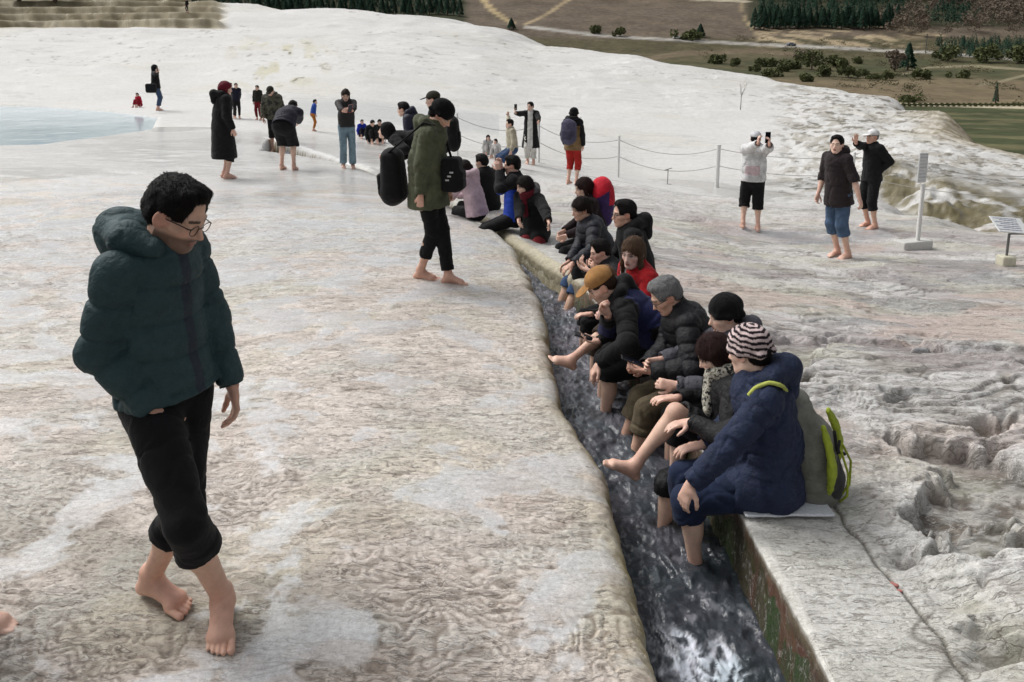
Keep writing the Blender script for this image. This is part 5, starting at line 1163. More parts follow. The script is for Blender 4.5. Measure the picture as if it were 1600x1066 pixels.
# --- middle distance
wz = lambda V, j: np.where(((np.abs((V-j['ch'])@j['R']) < .07) & ((V-j['ch'])@j['Fc'] > .0))[:, None], np.array(srgb(216, 214, 210)), np.array(srgb(20, 20, 22)))
p9 = stand('man in a long open black coat over white clothes raising his phone arm', 829, 257, 262, 1.74, sx=.085, lean=-1, head=(-24, 2, 0), hair=('short', DK), skin='light', hands=[PYo(845, 200, 20.9), PYo(797, 177, 21.2)], elbows=[V3(1, 0, -.6), V3(-.3, 0, -1)], handdir=[None, V3(-.2, 0, 1)],
    top=dict(mat=cloth(srgb(20, 20, 22), vcol=True), zones=wz, t=.034, hem=.05, skirt=.46, flare2=1.35), bot=dict(mat=cloth(srgb(206, 204, 198)), to=1.75, t=.03), res=.013)
p10 = stand('person in a beige jacket and blue jeans crouching and reaching up', 801, 262, 200, 1.62, shift=V3(0, 0, -.38), lean=6, hands=[None, PYo(794, 178, 20.6)], elbows=[None, V3(.4, 0, -1)], handdir=[None, Z], hair=('short', DK), top=dict(mat=cloth(srgb(176, 168, 148)), t=.034, hem=.03), bot=dict(mat=cloth(srgb(52, 72, 104)), to=1.4, t=.035), res=.013)
kz = lambda V, j: np.where((((V-j['ch'])@j['U'] < -.02) & (np.abs((V-j['ch'])@j['R']) < .19))[:, None], np.array(srgb(132, 108, 76)), np.array(srgb(24, 24, 27)))
p11 = stand('woman in red trousers and a khaki and black jacket wearing a purple grey backpack', 894, 289, 62, 1.64, sx=.10, lean=0, head=(-14, 10, 0), hair=('bob', srgb(24, 20, 20)), hat=dict(kind='beanie', col=srgb(26, 26, 28)), top=dict(mat=cloth(srgb(24, 24, 27), vcol=True), zones=kz, t=.034, hem=.14, hood=1.2, hoodmat=BC), bot=dict(mat=cloth(srgb(166, 38, 34)), to=1.42, t=.022, cuff=False), res=.011)
# --- the three at the right
pz = lambda V, j: np.where((((V-j['mid'])@j['U'] < .02) & ((V-j['mid'])@j['U'] > -.13) & ((V-j['mid'])@j['Fc'] < 0) & (np.abs((V-j['mid'])@j['R']+.03) < .11))[:, None], np.array(srgb(208, 186, 190)), np.array(srgb(216, 216, 216)))
p23 = stand('person in a white padded jacket and white cap photographing with a raised phone', 1172, 361, 78, 1.62, sx=.125, lean=-2, head=(-14, 2, 0), fat=1.1, hair=('short', DK), hands=[PYo(1190, 222, 11.85), PYo(1203, 226, 11.85)], elbows=[V3(-.4, -.3, -.8), V3(1., -.2, -.5)], handdir=[V3(0, .1, 1), V3(0, .1, 1)], palms=[V3(1, 0, 0), V3(-1, 0, 0)], curl=(40, 40),
    hat=dict(kind='cap', col=srgb(214, 214, 216)), top=dict(mat=cloth(srgb(216, 216, 216), vcol=True), zones=pz, t=.042, hem=.06, fold=.007, quilt=.14, qamp=.004), bot=dict(mat=BT, to=1.30, t=.026, r=1.15), res=.009)
p24 = stand('young man in a dark brown hooded sweater with rolled jeans looking back at the camera', 1316, 402, 204, 1.70, sx=.09, shift=V3(-.13, -.03, 0), lean=8, bend=2, head=(30, -2, 0), fat=1.0, hair=('short', srgb(16, 13, 12)), skin='light', hands=[G(1316, 402)+V3(.03, -.34, .80), None], elbows=[V3(.9, .2, -.2), None],
    top=dict(mat=cloth(srgb(46, 38, 40)), t=.026, hem=.17, flare=1.3, hood=1.05, to=[.12, .3], fold=.008, q=.9), bot=dict(mat=cloth(srgb(72, 92, 118)), to=1.34, t=.02, r=1.1), res=.009)
p25 = stand('man in a black jacket and white cap raising his hand', 1361, 356, 196, 1.68, sx=.085, shift=V3(-.06, 0, 0), lean=2, bend=2, head=(0, 0, 0), hair=('short', srgb(120, 118, 116)), skin='tan', hands=[PYo(1372, 270, 12.9), PYo(1331, 222, 12.6)], elbows=[V3(1, -.3, 0), V3(-.2, .2, -1)], handdir=[V3(-.5, .5, -.5), V3(0, 0, 1)], palms=[None, V3(-.3, -1, 0)], curl=(30, 8),
    hat=dict(kind='cap', col=srgb(218, 218, 218)), top=dict(mat=BC, t=.028, hem=.10, fold=.008), bot=dict(mat=BC, to=1.36, t=.022), res=.010)
# --- someone walking out of the frame at the left: only the toes reach into it
p40 = person('barefoot person just outside the left edge, only toes in view', PZ(-40, 1000, 0), 5, 1.7, feet=[PZ(-45, 1000, 0)+Z*.085, PZ(-190, 985, 0)+Z*.085], pel=PZ(-130, 990, 0)+Z*.92, top=dict(mat=BC), bot=dict(mat=BC, to=1.4), res=.009)
# ---------------------------------------------------------------- things carried and standing about
def tube(pts, r, n=6):
    V = []; F = []; pts = np.array(pts)
    for i, p in enumerate(pts):
        d = nrm(pts[min(i+1, len(pts)-1)]-pts[max(i-1, 0)]); a = nrm(np.cross(d, (0, 0, 1) if abs(d[2]) < .9 else (1, 0, 0))); b = np.cross(d, a); rr_ = r[i] if hasattr(r, '__len__') else r
        for k in range(n): V.append(p+(a*math.cos(2*math.pi*k/n)+b*math.sin(2*math.pi*k/n))*rr_)
    for i in range(len(pts)-1):
        for k in range(n): F.append((i*n+k, i*n+(k+1) % n, (i+1)*n+(k+1) % n, (i+1)*n+k))
    return np.array(V), np.array(F)
def link_shape(nm, S, h, m, E, sm=1): V, F = S.mesh(h); V = smooth_mesh(V, F, sm, .2) if sm else V; return mesh_np(nm, V, F, m, E)
lime = shell(srgb(158, 172, 52), .7); grey1 = cloth(srgb(116, 116, 108), .85); grey2 = cloth(srgb(62, 62, 62), .85)
# grey and yellow daypack on the navy raincoat
up_ = nrm(V3(-.20, .02, 1)); out_ = nrm(V3(.84, -.50, .18)); rt_ = nrm(np.cross(out_, up_)); c_ = PYo(1272, 702, 3.30)
E = empty('backpack', c_, 'grey daypack with lime yellow panels hanging on the navy raincoat', 'backpack')
P = lambda x, y, z: c_+rt_*x+out_*y+up_*z
S = Shape().cone(P(0, -.035, -.15), P(0, -.055, .19), .155, .115, .04, squash=(out_, .62)).cone(P(0, -.01, -.17), P(0, 0, .04), .15, .13, .04, squash=(out_, .75))
V, F = S.mesh(.007); V = cloth_fx(V, F, [(P(0, 0, .25), P(0, 0, -.25), .12)], .007, seed=4); mesh_np('sack', V, F, grey1, E)
S = Shape().cone(P(0, .065, -.15), P(0, .045, .03), .105, .08, .03, squash=(out_, .55)); V, F = S.mesh(.007); V = cloth_fx(V, F, [(P(0, 0, .25), P(0, 0, -.25), .12)], .006, seed=6); mesh_np('front_pocket', V, F, grey2, E)
for q in (-1, 1):
    S = Shape(); pts = [P(q*(.085+.035*math.sin(a*3.1)), .075+.030*math.sin(a*3.1)-.02*a, .16-.33*a) for a in np.linspace(0, 1, 9)]
    for i, (a, b) in enumerate(zip(pts, pts[1:])): w_ = .016+.020*math.sin((i+.5)/8*3.1); S.cone(a, b, w_, w_, .01, squash=(out_, .6))
    V, F = S.mesh(.006); mesh_np('lime_panel', cloth_fx(V, F, [(pts[0], pts[-1], .02)], .004), F, lime, E)
    S = Shape(); pts = [P(q*.03, .128, .02), P(q*.055, .150, -.08), P(q*.05, .130, -.2), P(q*.03, .09, -.25)]
    for a, b in zip(pts, pts[1:]): S.cone(a, b, .006, .006, .003)
    link_shape('piping', S, .004, lime, E)
S = Shape(); pts = [P(.03*math.cos(a), -.05, .30+.03*math.sin(a)) for a in np.linspace(0, math.pi, 6)]
for a, b in zip(pts, pts[1:]): S.cone(a, b, .006, .006, 0)
link_shape('handle', S, .0045, cloth(BLACK), E)
S = Shape().cone(P(-.02, .10, .09), P(.03, .11, .02), .008, .008, 0).cone(P(.03, .11, .02), P(-.03, .13, -.03), .008, .008, 0).cone(P(-.06, .11, .02), P(.05, .115, .02), .007, .007, 0)
link_shape('buckle_web', S, .0045, cloth(BLACK), E)
S = Shape().cone(P(-.05, -.06, -.26), P(-.05, -.02, -.33), .016, .012, .01).cone(P(-.05, -.02, -.33), P(-.02, .05, -.335), .012, .010, .01).cone(P(.05, .04, -.27), P(.07, .10, -.32), .008, .008, 0)
link_shape('loose_strap', S, .005, cloth(BLACK), E)
sh0 = p22['shl'][0]; u2 = p22['U']; fc = p22['Fc']
S = Shape(); pts = [sh0+fc*.075+u2*.035-p22['R']*.0, sh0+fc*.035+u2*.072, sh0-fc*.03+u2*.088, sh0-fc*.09+u2*.06, P(-.07, -.09, .20)]
Vt, Ft = tube([np.array([np.interp(t, range(5), [p_[k] for p_ in pts]) for k in range(3)]) for t in np.linspace(0, 4, 17)], .011, 10); mesh_np('shoulder_strap', smooth_mesh(Vt, Ft, 3, .4), Ft, shell(srgb(186, 194, 96), .7), E)
# white sheet under the raincoat
S = Shape().box(O(1.36, 3.20, .012), (V3(1, 0, 0), V3(0, 1, 0), Z), (.21, .13, .006), .004, 0)
V, F = S.mesh(.008); V[:, 2] += (fbm2(V[:, 0]*9, V[:, 1]*9, 3, 3)-.5)*.012
meta(mesh_np('plastic_sheet', V, F, plain('white_plastic', srgb(205, 208, 212), .35)), 'thin white plastic sheet under the person in the navy raincoat', 'sheet')
# the olive parka's packs
Z1 = V3(0, 0, 1); fb = p2['F']; rb = p2['R']
c = PYo(612, 271, 7.12); backpack(c, (rb, nrm(-fb+V3(0, 0, -.1)), Z1), (.30, .24, .52), BC, BT, 'large black backpack on the back of the man in the olive parka', straps=[[p2['shl'][1]+Z1*.08+fb*.06, p2['shl'][1]+Z1*.10-fb*.03, c+Z1*.2+rb*.1]], extra=Z1, res=.009)
E = empty('camera_bag', PYo(706, 275, 7.0), 'black camera bag slung in front of the man in the olive parka', 'bag'); c = PYo(706, 272, 7.0)
S = Shape().box(c, (fb, rb, Z1), (.085, .11, .155), .04, .02).box(c+fb*.07-Z1*.05, (fb, rb, Z1), (.05, .09, .09), .03, .03); V, F = S.mesh(.008); mesh_np('body', cloth_fx(V, F, [(c-Z1*.1, c+Z1*.1, .1)], .005), F, BC, E)
S = Shape().cone(c+Z1*.14, c+Z1*.24-fb*.03, .012, .012, 0).cone(c+Z1*.24-fb*.03, p2['nb']+fb*.08, .012, .012, 0); link_shape('strap', S, .006, BT, E)
S = Shape()
for k in range(3): S.box(c-rb*-.112+fb*.0+Z1*(.03-.035*k)-fb*(.02*k-.02), (fb, rb, Z1), (.018, .003, .008), .002, 0)
link_shape('badge', S, .003, plain('white_print', srgb(190, 190, 190)), E, 0)
# pack of the hidden companion behind the parka
c = PYo(709, 206, 11.0); backpack(c, (V3(0, 1, 0), V3(1, 0, 0), Z1), (.30, .20, .44), BC, BT, 'black pack behind the black knit hat of the parka man', res=.011)
# purple grey pack
f_ = p11['Fc']; c = p11['ch']-f_*.235-Z1*.10; backpack(c, (p11['R'], -f_, Z1), (.33, .22, .46), cloth(srgb(78, 76, 96)), cloth(srgb(64, 62, 80)), 'purple grey backpack on the woman in red trousers', straps=[[p11['shl'][i]+Z1*.09+f_*.05, p11['shl'][i]+Z1*.09-f_*.05, c+Z1*.18] for i in (0, 1)], extra=Z1, res=.011)
# red and purple pack at the end of the row
c = p12['nb']+V3(.17, .05, .04); E = empty('backpack', c, 'rounded red and purple pack behind the last woman of the seated row', 'backpack')
S = Shape().ell(c, (V3(0, 1, 0), V3(1, 0, 0), Z1), (.19, .14, .20), .02).cone(c-Z1*.1, c-Z1*.28, .15, .13, .05)
V, F = S.mesh(.010); V = cloth_fx(V, F, [(c, c-Z1*.3, .15)], .005); q = V-c; cc = np.where(((q[:, 2] > .02+.6*(q[:, 0]+.0)) | (q[:, 0] > .07) & (q[:, 2] > -.12))[:, None], np.array(srgb(190, 30, 48)), np.array(srgb(62, 44, 92)))
mesh_np('sack', V, F, cloth(srgb(62, 44, 92), vcol=True), E, col=cc)
S = Shape().cone(c+V3(-.13, -.05, .12), c+V3(-.2, -.08, -.1), .016, .016, 0); link_shape('strap', S, .008, BC, E)
# bag of the pool photographer
c = PYo(236, 138, 30.0)
E = empty('shoulder_bag', c, 'black bag on the hip of the pool photographer', 'bag'); S = Shape().box(c, (V3(1, 0, 0), V3(0, 1, 0), Z1), (.19, .10, .17), .07, .02); link_shape('body', S, .016, BC, E)
S = Shape().cone(c+Z1*.15, c+V3(.25, 0, .55), .016, .016, 0); link_shape('strap', S, .012, BT, E)
# handbag on the lap
c = p13['KN'][0][0]*.5+p13['KN'][1][0]*.5+V3(.08, 0, .17); E = empty('handbag', c, 'black handbag on the knees of the woman with rolled jeans', 'bag')
S = Shape().box(c, (V3(1, 0, 0), V3(0, 1, 0), Z1), (.09, .15, .11), .06, .02); V, F = S.mesh(.009); mesh_np('body', cloth_fx(V, F, [(c-Z1*.1, c+Z1*.1, .1)], .006), F, BN, E)
S = Shape(); pts = [c+V3(0, .09*math.cos(a), .09+.08*math.sin(a)) for a in np.linspace(0, math.pi, 7)]
for a, b in zip(pts, pts[1:]): S.cone(a, b, .008, .008, 0)
link_shape('handle', S, .006, BC, E)
# phones
fl = lambda f, up: frame(f, up)
def hold(p, i, d, fwd, up, label, s=1.):
    el, wr = p['AR'][i]; c = wr+np.array(d, float)*p['s']; return phone(c, frame(nrm(fwd), up), label, s)
hold(p19, 0, V3(-.105, .05, .045), V3(-.35, 0, -.9), V3(-.9, .1, .4), 'dark phone lying in the hands of the grey haired man')
hold(p17, 0, V3(-.12, .02, .035), V3(-.3, .1, -.9), V3(-.9, 0, .4), 'phone held out over the water by the fair haired boy')
hold(p7, 0, V3(-.05, .07, .10), V3(-1, 0, 0), Z1, 'phone raised by the person in blue and black')
ph = hold(p29, 0, V3(-.03, -.09, .05), V3(.1, .7, -.5), Z1, 'phone in a red case held by the woman in light blue jeans', 1.25)
ph.children[0].data.materials[0] = plain('red_case', srgb(130, 30, 40), .4)
hold(p9, 1, V3(.0, -.02, .16), V3(-.3, 1, 0), Z1, 'phone at the end of the raised arm of the man in the open coat', 1.1)
hold(p23, 1, V3(-.02, .03, .12), V3(0, 1, 0), Z1, 'phone raised by the person in the white jacket', 1.15)
hold(p34, 1, V3(.03, 0, .14), V3(1, 0, 0), Z1, 'phone raised in front of the black hood by the pool', 1.3)
# ---------------------------------------------------------------- rope fence
steel = plain('painted_steel', srgb(212, 212, 210), .45); rope_m = plain('rope', srgb(150, 148, 142), .9, bump=.5, scale=200); conc = plain('concrete', srgb(196, 195, 190), .9, bump=.5, scale=30, var=.1)
posts = [(715, 243, .028), (842, 254, .028), (966, 277, .030), (1120, 293, .055), (1330, 307, .03)]
PB = [G(u, v) for u, v, r in posts]+[V3(11.6, 14.6, gz(11.6, 14.6))]; tops = []
for i, p in enumerate(PB):
    r = posts[i][2] if i < len(posts) else .03; h = 1.12 if i < 5 else 1.05
    where = ['behind the man in the parka', 'behind the open black coat', 'near the red trousers, thin', 'broad white one left of the white jacket', 'hidden behind the young man in brown', 'past the right edge'][i]
    E = empty('fence_post', p, 'pale metal fence post ' + where, 'post', 'rope fence posts')
    S = Shape().cone(p-Z1*.1, p+Z1*h, r, r, 0, flat=True, flat0=True); link_shape('pole', S, .014, steel, E, 0)
    S = Shape().ell(p+Z1*(h+.01), (V3(1, 0, 0), V3(0, 1, 0), Z1), (r*1.2, r*1.2, .03), .0); link_shape('finial', S, .012, steel, E, 0); tops.append(p)
for i in range(len(PB)-1):
    for hgt, nm in ((1.04, 'upper'), (.58, 'lower')):
        a, b = PB[i]+Z1*hgt, PB[i+1]+Z1*hgt; L = np.linalg.norm(b-a); sag = .10*L if i < 3 else .04*L
        V, F = tube([a+(b-a)*t-Z1*sag*4*t*(1-t) for t in np.linspace(0, 1, 26)], .008)
        wh = ['between the parka and the open coat', 'between the open coat and the red trousers', 'between the red trousers and the broad white post', 'running behind the white jacket', 'running right behind the white cap'][i]
        meta(mesh_np('rope', V, F, rope_m), '%s sagging rope of the fence %s' % (nm, wh), 'rope', 'ropes of the fence')
# ---------------------------------------------------------------- signs
X = V3(1, 0, 0); Y = V3(0, 1, 0)
b = G(1432, 391); E = empty('sign_post', b, 'tall white sign post with a narrow text board on a concrete block', 'sign')
ez = nrm(V3(.96, .28, 0)); ey = np.cross(Z1, ez)
link_shape('base', Shape().box(b+Z1*.05+Y*.1, (ez, ey, Z1), (.26, .11, .07), .015, 0), .014, conc, E, 0)
link_shape('post', Shape().box(b+Y*.1+Z1*.50+X*.06, (ez, ey, Z1), (.030, .022, .46), .006, 0), .011, plain('white_metal', srgb(216, 216, 213), .5), E, 0)
link_shape('board', Shape().box(b+Y*.12+Z1*1.20+X*.04, (ez, ey, Z1), (.08, .012, .22), .006, 0), .008, plain('board_white', srgb(206, 208, 208), .5), E, 0)
S = Shape()
for k in range(9): S.box(b+Y*.105+Z1*(1.40-.048*k)+X*(.04-.02*(k % 3 == 2)), (ez, ey, Z1), (.07-.02*(k % 3 == 2), .004, .006), .001, 0)
link_shape('text_lines', S, .005, plain('grey_print', srgb(168, 171, 175), .6), E, 0)
b = G(1571, 415); E = empty('information_sign', b, 'slanted white information board on a thin grey frame with a yellowish block', 'sign')
link_shape('base', Shape().box(b+Z1*.06, (X, Y, Z1), (.085, .08, .07), .015, 0), .014, plain('yellow_stone', srgb(196, 192, 172), .9, bump=.6), E, 0)
gm = plain('grey_steel', srgb(110, 110, 108), .4, .6)
link_shape('post', Shape().cone(b, b+Z1*.42, .016, .016, 0, flat=True).cone(b+Z1*.41, b+Z1*.41+X*.5, .012, .012, 0).cone(b+Z1*.41+X*.5, b+X*.5, .014, .014, 0), .009, gm, E, 0)
bu = nrm(V3(.12, .8, .50)); bn = nrm(np.cross(X, bu)); bc = b+Z1*.50+X*.06+Y*.10
link_shape('board', Shape().box(bc, (X, bn, bu), (.19, .008, .14), .004, 0), .007, plain('board_white', srgb(206, 208, 208), .5), E, 0)
S = Shape(); fx_ = -bn if bn[1] > 0 else bn
for k in range(7): S.box(bc+fx_*.010+bu*(.11-.034*k)-X*(.0 if k % 2 else .03), (X, bn, bu), (.14-.03*(k % 2), .003, .005), .001, 0)
link_shape('text_lines', S, .005, plain('blue_print', srgb(128, 132, 160), .6), E, 0)
b = G(1043, 288); E = empty('marker_stake', b, 'short metal stake with a bent crossbar at the terrace edge', 'stake')
link_shape('stake', Shape().cone(b-Z1*.05, b+Z1*.40, .012, .012, 0), .01, gm, E, 0); link_shape('crossbar', Shape().cone(b+Z1*.38-X*.09, b+Z1*.44+X*.10, .012, .012, 0).cone(b-X*.08, b+X*.1, .01, .01, 0), .01, gm, E, 0)
b = G(1400, 918); S = Shape()
for k in range(7): S.ell(b+V3(.016*math.cos(k*2.2)*(k % 3), .016*math.sin(k*2.2)*(k % 3), .006), (X, Y, Z1), (.010, .008, .006), .004)
V, F = S.mesh(.0035); meta(mesh_np('paper_scrap', V, F, plain('red_paper', srgb(176, 116, 108), .8)), 'crumpled reddish scrap lying on the pale stone bank', 'litter')
# ---------------------------------------------------------------- vegetation
def leafmat(nm, c1, c2, sc=.5):
    key = nm
    if key in MC: return MC[key]
    n = NB(nm); f = n.noise(sc, 4, .7); g = n.noise(sc*9, 2, .6); c = n.mix(n.ramp(f, [(.3, c1), (.7, c2)]), n.ramp(g, [(.3, .6), (.7, 1.3)]), 1., 'MULTIPLY')
    MC[key] = n.out(c, .9, Specular_IOR_Level=.1); return MC[key]
rng = np.random.default_rng(7)
def conifer_geo(h, w, n=620, top=.0):
    """crown of drooping needle clumps"""
    t = rng.random(n)**.75; z = h*(.10+.90*t); r = w*(1-t)**.8*(.55+.45*rng.random(n)); a = rng.random(n)*6.283
    c = np.stack([np.cos(a)*r, np.sin(a)*r, z], 1); V = []; F = []
    s = (.10+.16*rng.random(n))*w*(1.15-.6*t)
    for i in range(n):
        o = V3(math.cos(a[i]), math.sin(a[i]), -.35)*s[i]*1.5; p = V3(-math.sin(a[i]), math.cos(a[i]), 0)*s[i]*.75; u_ = V3(0, 0, 1)*s[i]*.7
        k = len(V); V += [c[i]-o*.4, c[i]+p-u_*.3, c[i]+o, c[i]-p+u_*.2]; F.append((k, k+1, k+2, k+3))
        k = len(V); V += [c[i]-o*.4+u_, c[i]+p*.3-u_, c[i]+o*.8-u_*.3, c[i]+u_*.9]; F.append((k, k+1, k+2, k+3))
    return np.array(V), np.array(F)
def round_geo(h, w, n=900, base=.0, lf=.10):
    V = []; F = []
    cl = [(V3(rng.normal()*w*.48, rng.normal()*w*.42, h*(base+.22+.5*rng.random())), w*(.34+.26*rng.random())) for _ in range(9)]
    for i in range(n):
        c, R_ = cl[i % len(cl)]; d = nrm(rng.normal(size=3)); p = c+d*R_*(.6+.45*rng.random()); s = w*lf*(.6+.9*rng.random()); a = nrm(rng.normal(size=3))*s; b_ = nrm(np.cross(a, rng.normal(size=3)))*s
        k = len(V); V += [p-a, p-b_, p+a, p+b_]; F.append((k, k+1, k+2, k+3))
    return np.array(V), np.array(F)
def bare_geo(h, w, n=46, r=.05):
    Vs = []; Fs = []; o = 0
    def add(a, b, r0, r1):
        nonlocal o
        V, F = tube([a, (a+b)/2+rng.normal(size=3)*.03*np.linalg.norm(b-a), b], [r0, (r0+r1)/2, r1], 4); Vs.append(V); Fs.append(F+o); o += len(V)
    tips = [(V3(0, 0, h*.12), V3(0, 0, 1), h*.30, r)]
    add(V3(0, 0, -h*.02), V3(0, 0, h*.12), r*1.3, r); cnt = 0
    while tips and cnt < n:
        p, d, L, rr_ = tips.pop(0); q = p+d*L; add(p, q, rr_, rr_*.6); cnt += 1
        for _ in range(2 if cnt > 1 else 4):
            nd = nrm(d+rng.normal(size=3)*V3(.55, .55, .25)*(w/h*1.6)+V3(0, 0, .15)); tips.append((q if rng.random() < .6 else p+d*L*.6, nd, L*(.62+.2*rng.random()), rr_*.55))
    return np.concatenate(Vs), np.concatenate(Fs)
trunk_m = plain('bark', srgb(92, 80, 68), .95); con_m = leafmat('conifer_needles', srgb(50, 78, 66), srgb(76, 104, 86)); bush_m = leafmat('shrub_leaves', srgb(78, 86, 58), srgb(112, 116, 80)); brown_m = leafmat('bare_twigs', srgb(104, 94, 84), srgb(138, 126, 112))
def tree(p, kind, h, w, label, name, cat='tree', group=None):
    E = empty(name, p, label, cat, group); p = np.array(p)
    V, F = {'c': conifer_geo, 'r': round_geo, 'b': round_geo}[kind](h, w)
    mesh_np('crown', V+p, F, {'c': con_m, 'r': bush_m, 'b': brown_m}[kind], E, smooth=False)
    V, F = tube([p-Z1*.3, p+Z1*h*.35, p+Z1*h*.8], [h*.035, h*.025, h*.008]); mesh_np('trunk', V, F, trunk_m, E); return E
def vtree(u, v, hp, wp, kind, label, name='tree', cat='tree', group=None):
    p = VP(u, v); k = p[1]/FPX; return tree(p, kind, hp*k, wp*k*.5, label, name, cat, group)
vtree(799, 46, 17, 13, 'c', 'small dark conifer where the pale tracks meet above the white ridge', 'conifer')
vtree(1094, 58, 20, 15, 'c', 'lone small conifer on the edge of the brown field above the road', 'conifer')
vtree(1268, 110, 40, 28, 'r', 'broad dark tree in the meadow, left of the middle clump', 'leafy_tree')
vtree(1250, 98, 26, 22, 'b', 'brownish bare tree beside the broad dark tree of the meadow', 'bare_tree')
vtree(1290, 120, 22, 24, 'r', 'low dark tree below the broad dark one in the meadow', 'leafy_tree')
vtree(1325, 122, 34, 28, 'r', 'round olive tree in the middle of the meadow', 'leafy_tree')
vtree(1398, 112, 38, 26, 'b', 'purplish bare tree, left one of the tall pair below the road', 'bare_tree')
vtree(1418, 110, 42, 24, 'c', 'dark tall conifer, right one of the tall pair below the road', 'conifer')
vtree(1555, 163, 34, 9, 'c', 'slim cypress standing at the pale wall above the green field', 'cypress')
vtree(1480, 96, 26, 30, 'r', 'wide dark tree just below the road, first of three at the right', 'leafy_tree')
vtree(1538, 98, 30, 34, 'r', 'wide dark tree just below the road, second of three at the right', 'leafy_tree')
vtree(1590, 100, 34, 36, 'r', 'wide dark tree at the right border below the road', 'leafy_tree')
sh = [(1180, 112), (1200, 104), (1222, 112), (1236, 108), (1345, 118), (1366, 124), (1340, 100), (1422, 160), (1302, 104), (1150, 104), (1205, 120), (1390, 126), (1440, 124), (1500, 122), (1120, 100), (968, 57), (930, 52), (1078, 62), (1262, 128)]
where = ['left edge of the meadow', 'meadow below the road bend', 'foot of the brown patch', 'left of the bare tree', 'right of the olive tree', 'below the olive tree', 'above the olive tree', 'end of the pale wall', 'between the meadow trees', 'behind the ridge shoulder', 'lower left of the meadow', 'below the tall pair', 'right of the tall pair', 'inside the track loop', 'just above the white ridge', 'roadside rubble, left', 'roadside, far left', 'by the road under the lone conifer', 'lowest in the meadow']
for (u, v), w_ in zip(sh, where): vtree(u, v, 9+rng.random()*8, 16+rng.random()*16, 'r', 'small spreading shrub, ' + w_, 'shrub', 'shrub', 'shrubs on the valley side')
proto = None
for i in range(23):       # clipped bushes along the pale wall
    p = VP(1412+i*8.6, 166.5)
    if proto is None:
        proto = tree(p, 'r', .8, .5, 'one of the evenly spaced small dark bushes along the pale wall', 'hedge_bush', 'bush', 'bushes along the pale wall'); pb = p
    else:
        r = proto.copy(); COL.objects.link(r); r.location = tuple(p)
        for ch in proto.children: c = ch.copy(); COL.objects.link(c); c.parent = r; c.matrix_parent_inverse = ch.matrix_parent_inverse.copy()
# edge of the wood: single conifers, then the wood behind as one mass
bases = []
for k in range(3):
    V, F = conifer_geo(9.5, 2.3, 520); me = mesh_np('crown', V, F, con_m, None, smooth=False); bases.append(me.data); bpy.data.objects.remove(me)
V, F = tube([V3(0, 0, -.4), V3(0, 0, 3), V3(0, 0, 7)], [.28, .2, .07]); tk = mesh_np('trunk', V, F, trunk_m); tkd = tk.data; bpy.data.objects.remove(tk)
def wood_tree(p, s, k, label, grp):
    E = empty('conifer', p, label, 'tree', grp); E.scale = (s, s, s*(.85+.3*rng.random())); E.rotation_euler.z = rng.random()*6
    for nm, d in (('crown', bases[k]), ('trunk', tkd)): o = bpy.data.objects.new(nm, d); COL.objects.link(o); o.parent = E
for i in range(34):
    u = 1181+i*6.6+rng.normal()*1.5; v = 45+rng.normal()*1.2; wood_tree(VP(u, v), .95+.3*rng.random(), i % 3, 'dark conifer in the front row of the wood right of the brown field', 'front row of the right wood')
for i in range(34):
    u = 408+i*9.4+rng.normal()*2; wood_tree(VP(u, 24+rng.normal()*1.5), .9+.3*rng.random(), i % 3, 'dark conifer in the front row of the wood above the white ridge', 'front row of the left wood')
Vs = []; Fs = []; o = 0; cf = [conifer_geo(1, .26, 90) for _ in range(4)]; rf = [round_geo(1, .42, 300, .05, .075) for _ in range(3)]; Vb = []; Fb = []; ob = 0
for i in range(2600):
    if i % 2: u, v = 1178+rng.random()*640, 42-rng.random()*150
    else: u, v = 200+rng.random()*520, 20-rng.random()*120
    if i % 9 == 1: u, v = 1462+rng.random()*230, 70+rng.random()*24
    if u > 1395 and v < 60 and rng.random() < .3: v += 22
    brown = fbm2(np.array([u*.012]), np.array([v*.03]), 3, 5)[0] > (.60 if u < 1380 else .53)
    p = VP(u, v); s = 7+5*rng.random()
    if i % 9 == 1: brown = False; s = 3.5+2*rng.random()
    if brown and u > 1178: V, F = rf[i % 3]; Vb.append(V*s*1.0+p); Fb.append(F+ob); ob += len(V)
    else: V, F = cf[i % 4]; Vs.append(V*s+p); Fs.append(F+o); o += len(V)
meta(mesh_np('wood', np.concatenate(Vs), np.concatenate(Fs), con_m, None, smooth=False), 'dark conifer wood covering the far slope', 'wood', None, 'stuff')
meta(mesh_np('bare_wood', np.concatenate(Vb), np.concatenate(Fb), brown_m, None, smooth=False), 'brown leafless wood among the conifers on the far slope', 'wood', None, 'stuff')
Vs = []; Fs = []; o = 0; sg = [round_geo(1, .9, 46, -.1) for _ in range(5)]
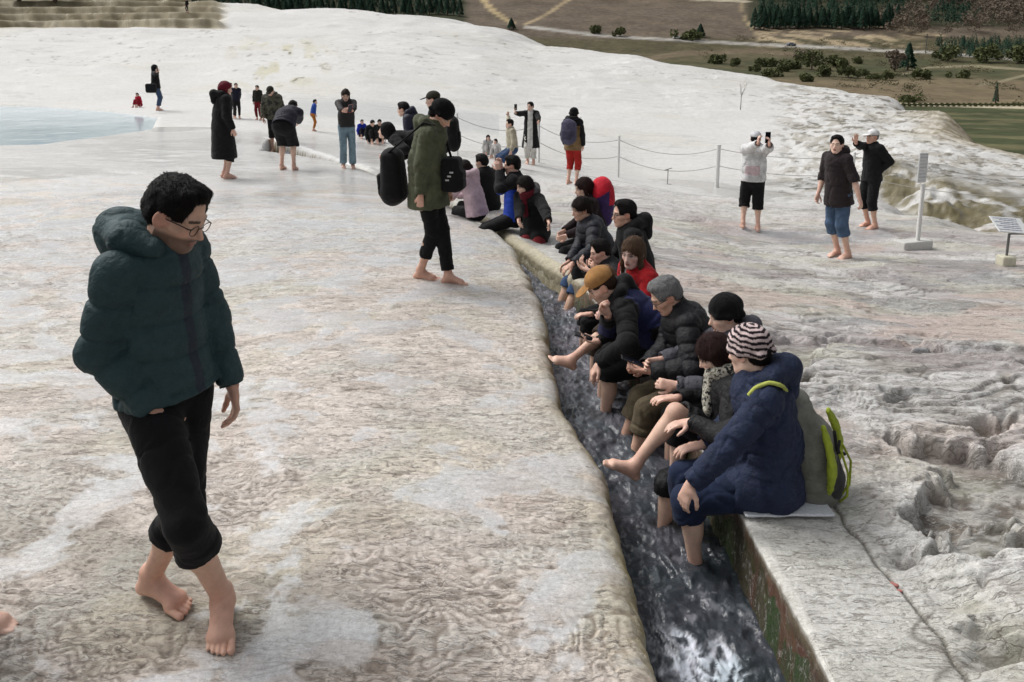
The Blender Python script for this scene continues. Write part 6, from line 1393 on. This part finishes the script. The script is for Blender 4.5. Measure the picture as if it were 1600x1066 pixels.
for i in range(900):
    u, v = 1090+rng.random()*560, 58+rng.random()*106
    if fbm2(np.array([u*.02]), np.array([v*.07]), 4, 15)[0] < .47 or (v > 92 and u < 1160+1.6*(v-92)): continue
    p = VP(u, v); s = .45+1.1*rng.random()**2; V, F = sg[i % 5]; Vs.append(V*V3(1.6, 1.6, 1)*s+p); Fs.append(F+o); o += len(V)
meta(mesh_np('scrub', np.concatenate(Vs), np.concatenate(Fs), leafmat('scrub_leaves', srgb(62, 66, 46), srgb(112, 102, 78), .08), None, smooth=False), 'low olive and brown scrub scattered over the meadow', 'scrub', None, 'stuff')
# bare little tree on the white slope
p = G(1157, 172); E = empty('bare_tree', p, 'small leafless grey tree standing alone on the white slope', 'tree'); V, F = bare_geo(2.0, 1.0, 40, .03); mesh_np('branches', V+p, F, plain('grey_bark', srgb(150, 146, 138), .9), E)
# trees above the stone terraces whose reflection darkens the pool
for u, lab in ((30, 'tall dark tree above the terraces, left of a pair'), (86, 'tall dark tree above the terraces, right of a pair')):
    z0 = G(u, 3); tree(z0, 'c', 8.5, 2.6, lab, 'conifer')
# two small cars on the road and a pole
def car(u, v, col, label):
    p = VP(u, v); E = empty('car', p, label, 'car'); d = nrm(V3(1, .12, .0)); r = np.cross(d, Z1)
    link_shape('body', Shape().box(p+Z1*.6, (d, r, Z1), (2.1, .85, .36), .2, 0).box(p+Z1*1.1-d*.2, (d, r, Z1), (1.1, .72, .32), .22, .2), .09, plain('car_paint', col, .3), E)
    link_shape('windows', Shape().box(p+Z1*1.15-d*.2, (d, r, Z1), (.95, .76, .18), .08, 0), .07, plain('car_glass', srgb(40, 44, 50), .1), E)
    for k in (-1, 1):
        for q in (-1, 1): c = p+d*1.3*k+r*.78*q+Z1*.32; link_shape('wheel', Shape().cone(c-r*.1, c+r*.1, .32, .32, 0, flat=True, flat0=True), .07, plain('tyre', srgb(26, 26, 28), .9), E)
car(1058, 61, srgb(214, 216, 218), 'white car on the far road'); car(1236, 72, srgb(120, 128, 140), 'grey blue car on the far road')
p = VP(1446, 84); E = empty('utility_pole', p, 'thin grey utility pole beside the far road', 'pole'); k = p[1]/FPX
V, F = tube([p, p+Z1*30*k], .16); mesh_np('pole', V, F, gm, E); V, F = tube([p+Z1*26*k-X*1., p+Z1*26*k+X*1.], .09); mesh_np('crossarm', V, F, gm, E)
